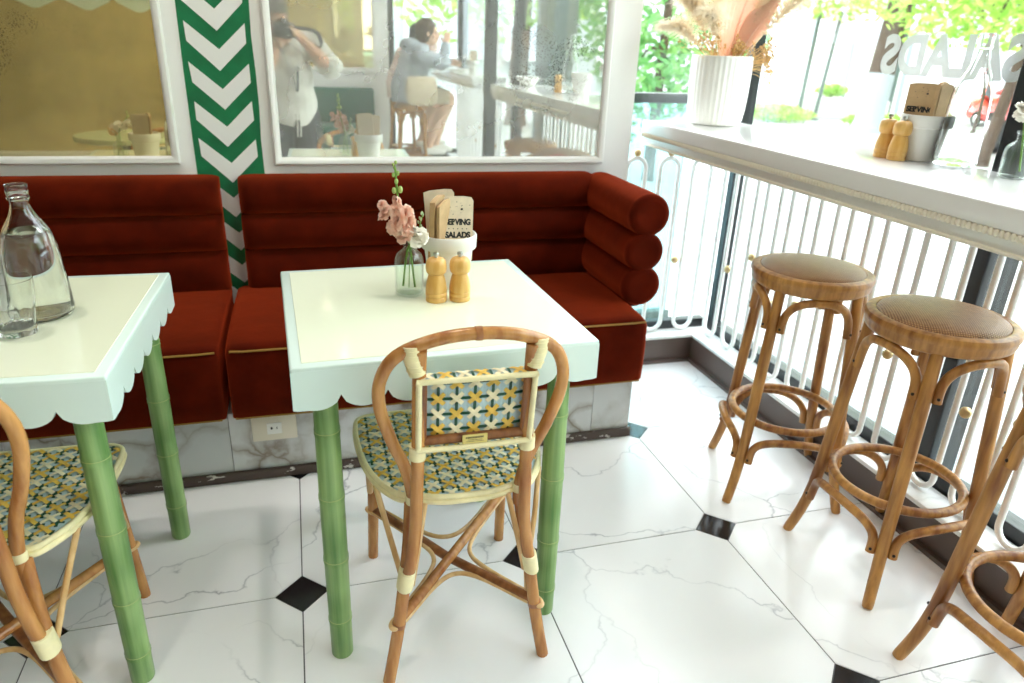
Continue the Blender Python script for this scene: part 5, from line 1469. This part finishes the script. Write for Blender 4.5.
# neighbouring terrace: tinted glass balustrade with a dark rail
gb = thing('glass_balustrade', 'tinted glass balustrade with dark handrail outside the end window', 'balustrade', (1.1, 3.2, GZ))
MB().box((-.6, -.006, .04), (.545, .006, 1.10)).build('glass_panel', M_TEAL, gb, smooth=0)
MB().rbox((-.65, -.03, 1.10), (.60, .03, 1.145), .006, 2).build('handrail', M_BLACK, gb, smooth=30)
MB().rbox((-.65, -.03, 0), (.56, .03, .05), .004, 2).build('base_rail', M_PIL, gb, smooth=30)
MB().box((.545, -.018, 0), (.575, .018, 1.10)).build('post', M_RAIL, gb, smooth=0)
# pale building across the road
M_PANE = simple('pale_far_glass', (.45, .5, .55), .2)
bd = thing('building', 'pale building across the street with rows of grey windows', 'building', (34, 26, GZ), -.62)
MB().box((-22, 0, 0), (22, 6, 11)).build('wall', simple('pale_render', (.42, .43, .43), .8), bd, smooth=0)
for fl in range(3):
    for k in range(12):
        fm = MB(); fm.box((-20+k*3.5, -.12, 1.4+fl*3.3), (-18.2+k*3.5, .02, 3.3+fl*3.3)); fo = fm.build('window', M_TRIMW, bd, smooth=0)
        MB().box((-19.9+k*3.5, -.15, 1.5+fl*3.3), (-18.3+k*3.5, -.11, 3.2+fl*3.3)).build('pane', M_PANE, fo, smooth=0)

bd2 = thing('building', 'grey green building beyond the trees, seen in the mirror', 'building', (12, -17, GZ), 0)
MB().box((-16, -5, 0), (12, 0, 9)).build('wall', simple('grey_green_render', (.33, .37, .36), .8), bd2, smooth=0)
for k in range(9):
    fo = MB().box((-15+k*3, -.02, .9), (-13.2+k*3, .12, 3.2)).build('window', M_TRIMW, bd2, smooth=0)
    MB().box((-14.9+k*3, .11, 1.0), (-13.3+k*3, .15, 3.1)).build('pane', M_PANE, fo, smooth=0)
# ================================================================== LIGHT
wd = bpy.data.worlds.new('overcast_sky'); scene.world = wd; wd.use_nodes = True
nt = wd.node_tree; N, L = nt.nodes, nt.links
bg = N['Background']; bg.inputs['Strength'].default_value = WORLD = 3.9
tc = N.new('ShaderNodeTexCoord'); sx = N.new('ShaderNodeSeparateXYZ'); L.new(tc.outputs['Generated'], sx.inputs[0])
cr = N.new('ShaderNodeValToRGB'); e = cr.color_ramp.elements
e[0].position = .45; e[0].color = (.85, .92, .97, 1); e[1].position = 1.0; e[1].color = (.90, .96, 1.0, 1)
mr = N.new('ShaderNodeMapRange'); mr.inputs['From Min'].default_value = -1; L.new(sx.outputs['Z'], mr.inputs['Value'])
L.new(mr.outputs[0], cr.inputs['Fac']); L.new(cr.outputs[0], bg.inputs['Color'])
def downlight(label, x, y, power, i):
    t = thing('ceiling_downlight', label, 'ceiling light', (x, y, ZC))
    MB().lathe([(.045, -.004), (.062, -.006), (.064, 0), (.045, 0)], 28, caps=False).build('trim_ring', M_TRIMW, t, smooth=40)
    MB().lathe([(.001, -.0025), (.045, -.0025), (.045, -.001), (.001, -.001)], 24).build('lamp_lens', M_LAMP, t, smooth=0)
    ld = bpy.data.lights.new('downlight', 'SPOT'); ld.energy = power; ld.color = (1, .92, .84); ld.shadow_soft_size = .05; ld.spot_size = radians(120); ld.spot_blend = .6
    lo = bpy.data.objects.new('lamp', ld); COL.objects.link(lo); lo.parent = t; lo.location = (0, 0, -.02)
M_LAMP = simple('warm_lamp', (1, .9, .75), .4, emis=((1, .85, .62), 12))
for i, (x, y, lb) in enumerate([(-1.1, 1.75, 'warm downlight above the table with the carafe'), (.1, 1.75, 'warm downlight above the table with pink flowers'), (-1.1, -.3, 'warm downlight above the round table'), (.1, -.9, 'warm downlight behind the photographer'), (-1.6, -2.2, 'warm downlight near the opposite mirror'), (.0, -2.3, 'warm downlight before the green bench')]):
    downlight(lb, x, y, 20, i)

# ================================================================== CAMERA
cd = bpy.data.cameras.new('camera'); co = bpy.data.objects.new('view_camera', cd); COL.objects.link(co)
cd.sensor_width = 36; cd.lens = 714.23/1024*36; cd.clip_start = .02; cd.clip_end = 200
pitch, roll, yaw = .3934, .0403, .2955
fv = V((sin(yaw)*cos(pitch), cos(yaw)*cos(pitch), -sin(pitch))); r0 = V((cos(yaw), -sin(yaw), 0)); u0 = r0.cross(fv)
rv = r0*cos(roll)+u0*sin(roll); uv = -r0*sin(roll)+u0*cos(roll)
co.matrix_world = Matrix(((rv.x, uv.x, -fv.x, CAM.x), (rv.y, uv.y, -fv.y, CAM.y), (rv.z, uv.z, -fv.z, CAM.z), (0, 0, 0, 1)))
cd.dof.use_dof = True; cd.dof.focus_distance = 1.62; cd.dof.aperture_fstop = 3.2
scene.camera = co
vs = scene.view_settings
scene.display_settings.display_device = 'sRGB'; vs.view_transform = 'Standard'; vs.look = 'None'; vs.gamma = 1; vs.use_curve_mapping = False
vs.exposure = 1.2
cy = scene.cycles
cy.max_bounces = 14; cy.diffuse_bounces = 6; cy.glossy_bounces = 6; cy.transmission_bounces = 10; cy.transparent_max_bounces = 24
cy.caustics_reflective = False; cy.caustics_refractive = False; cy.sample_clamp_indirect = 8
cy.use_denoising = True
try: cy.denoiser = 'OPENIMAGEDENOISE'
except Exception: pass
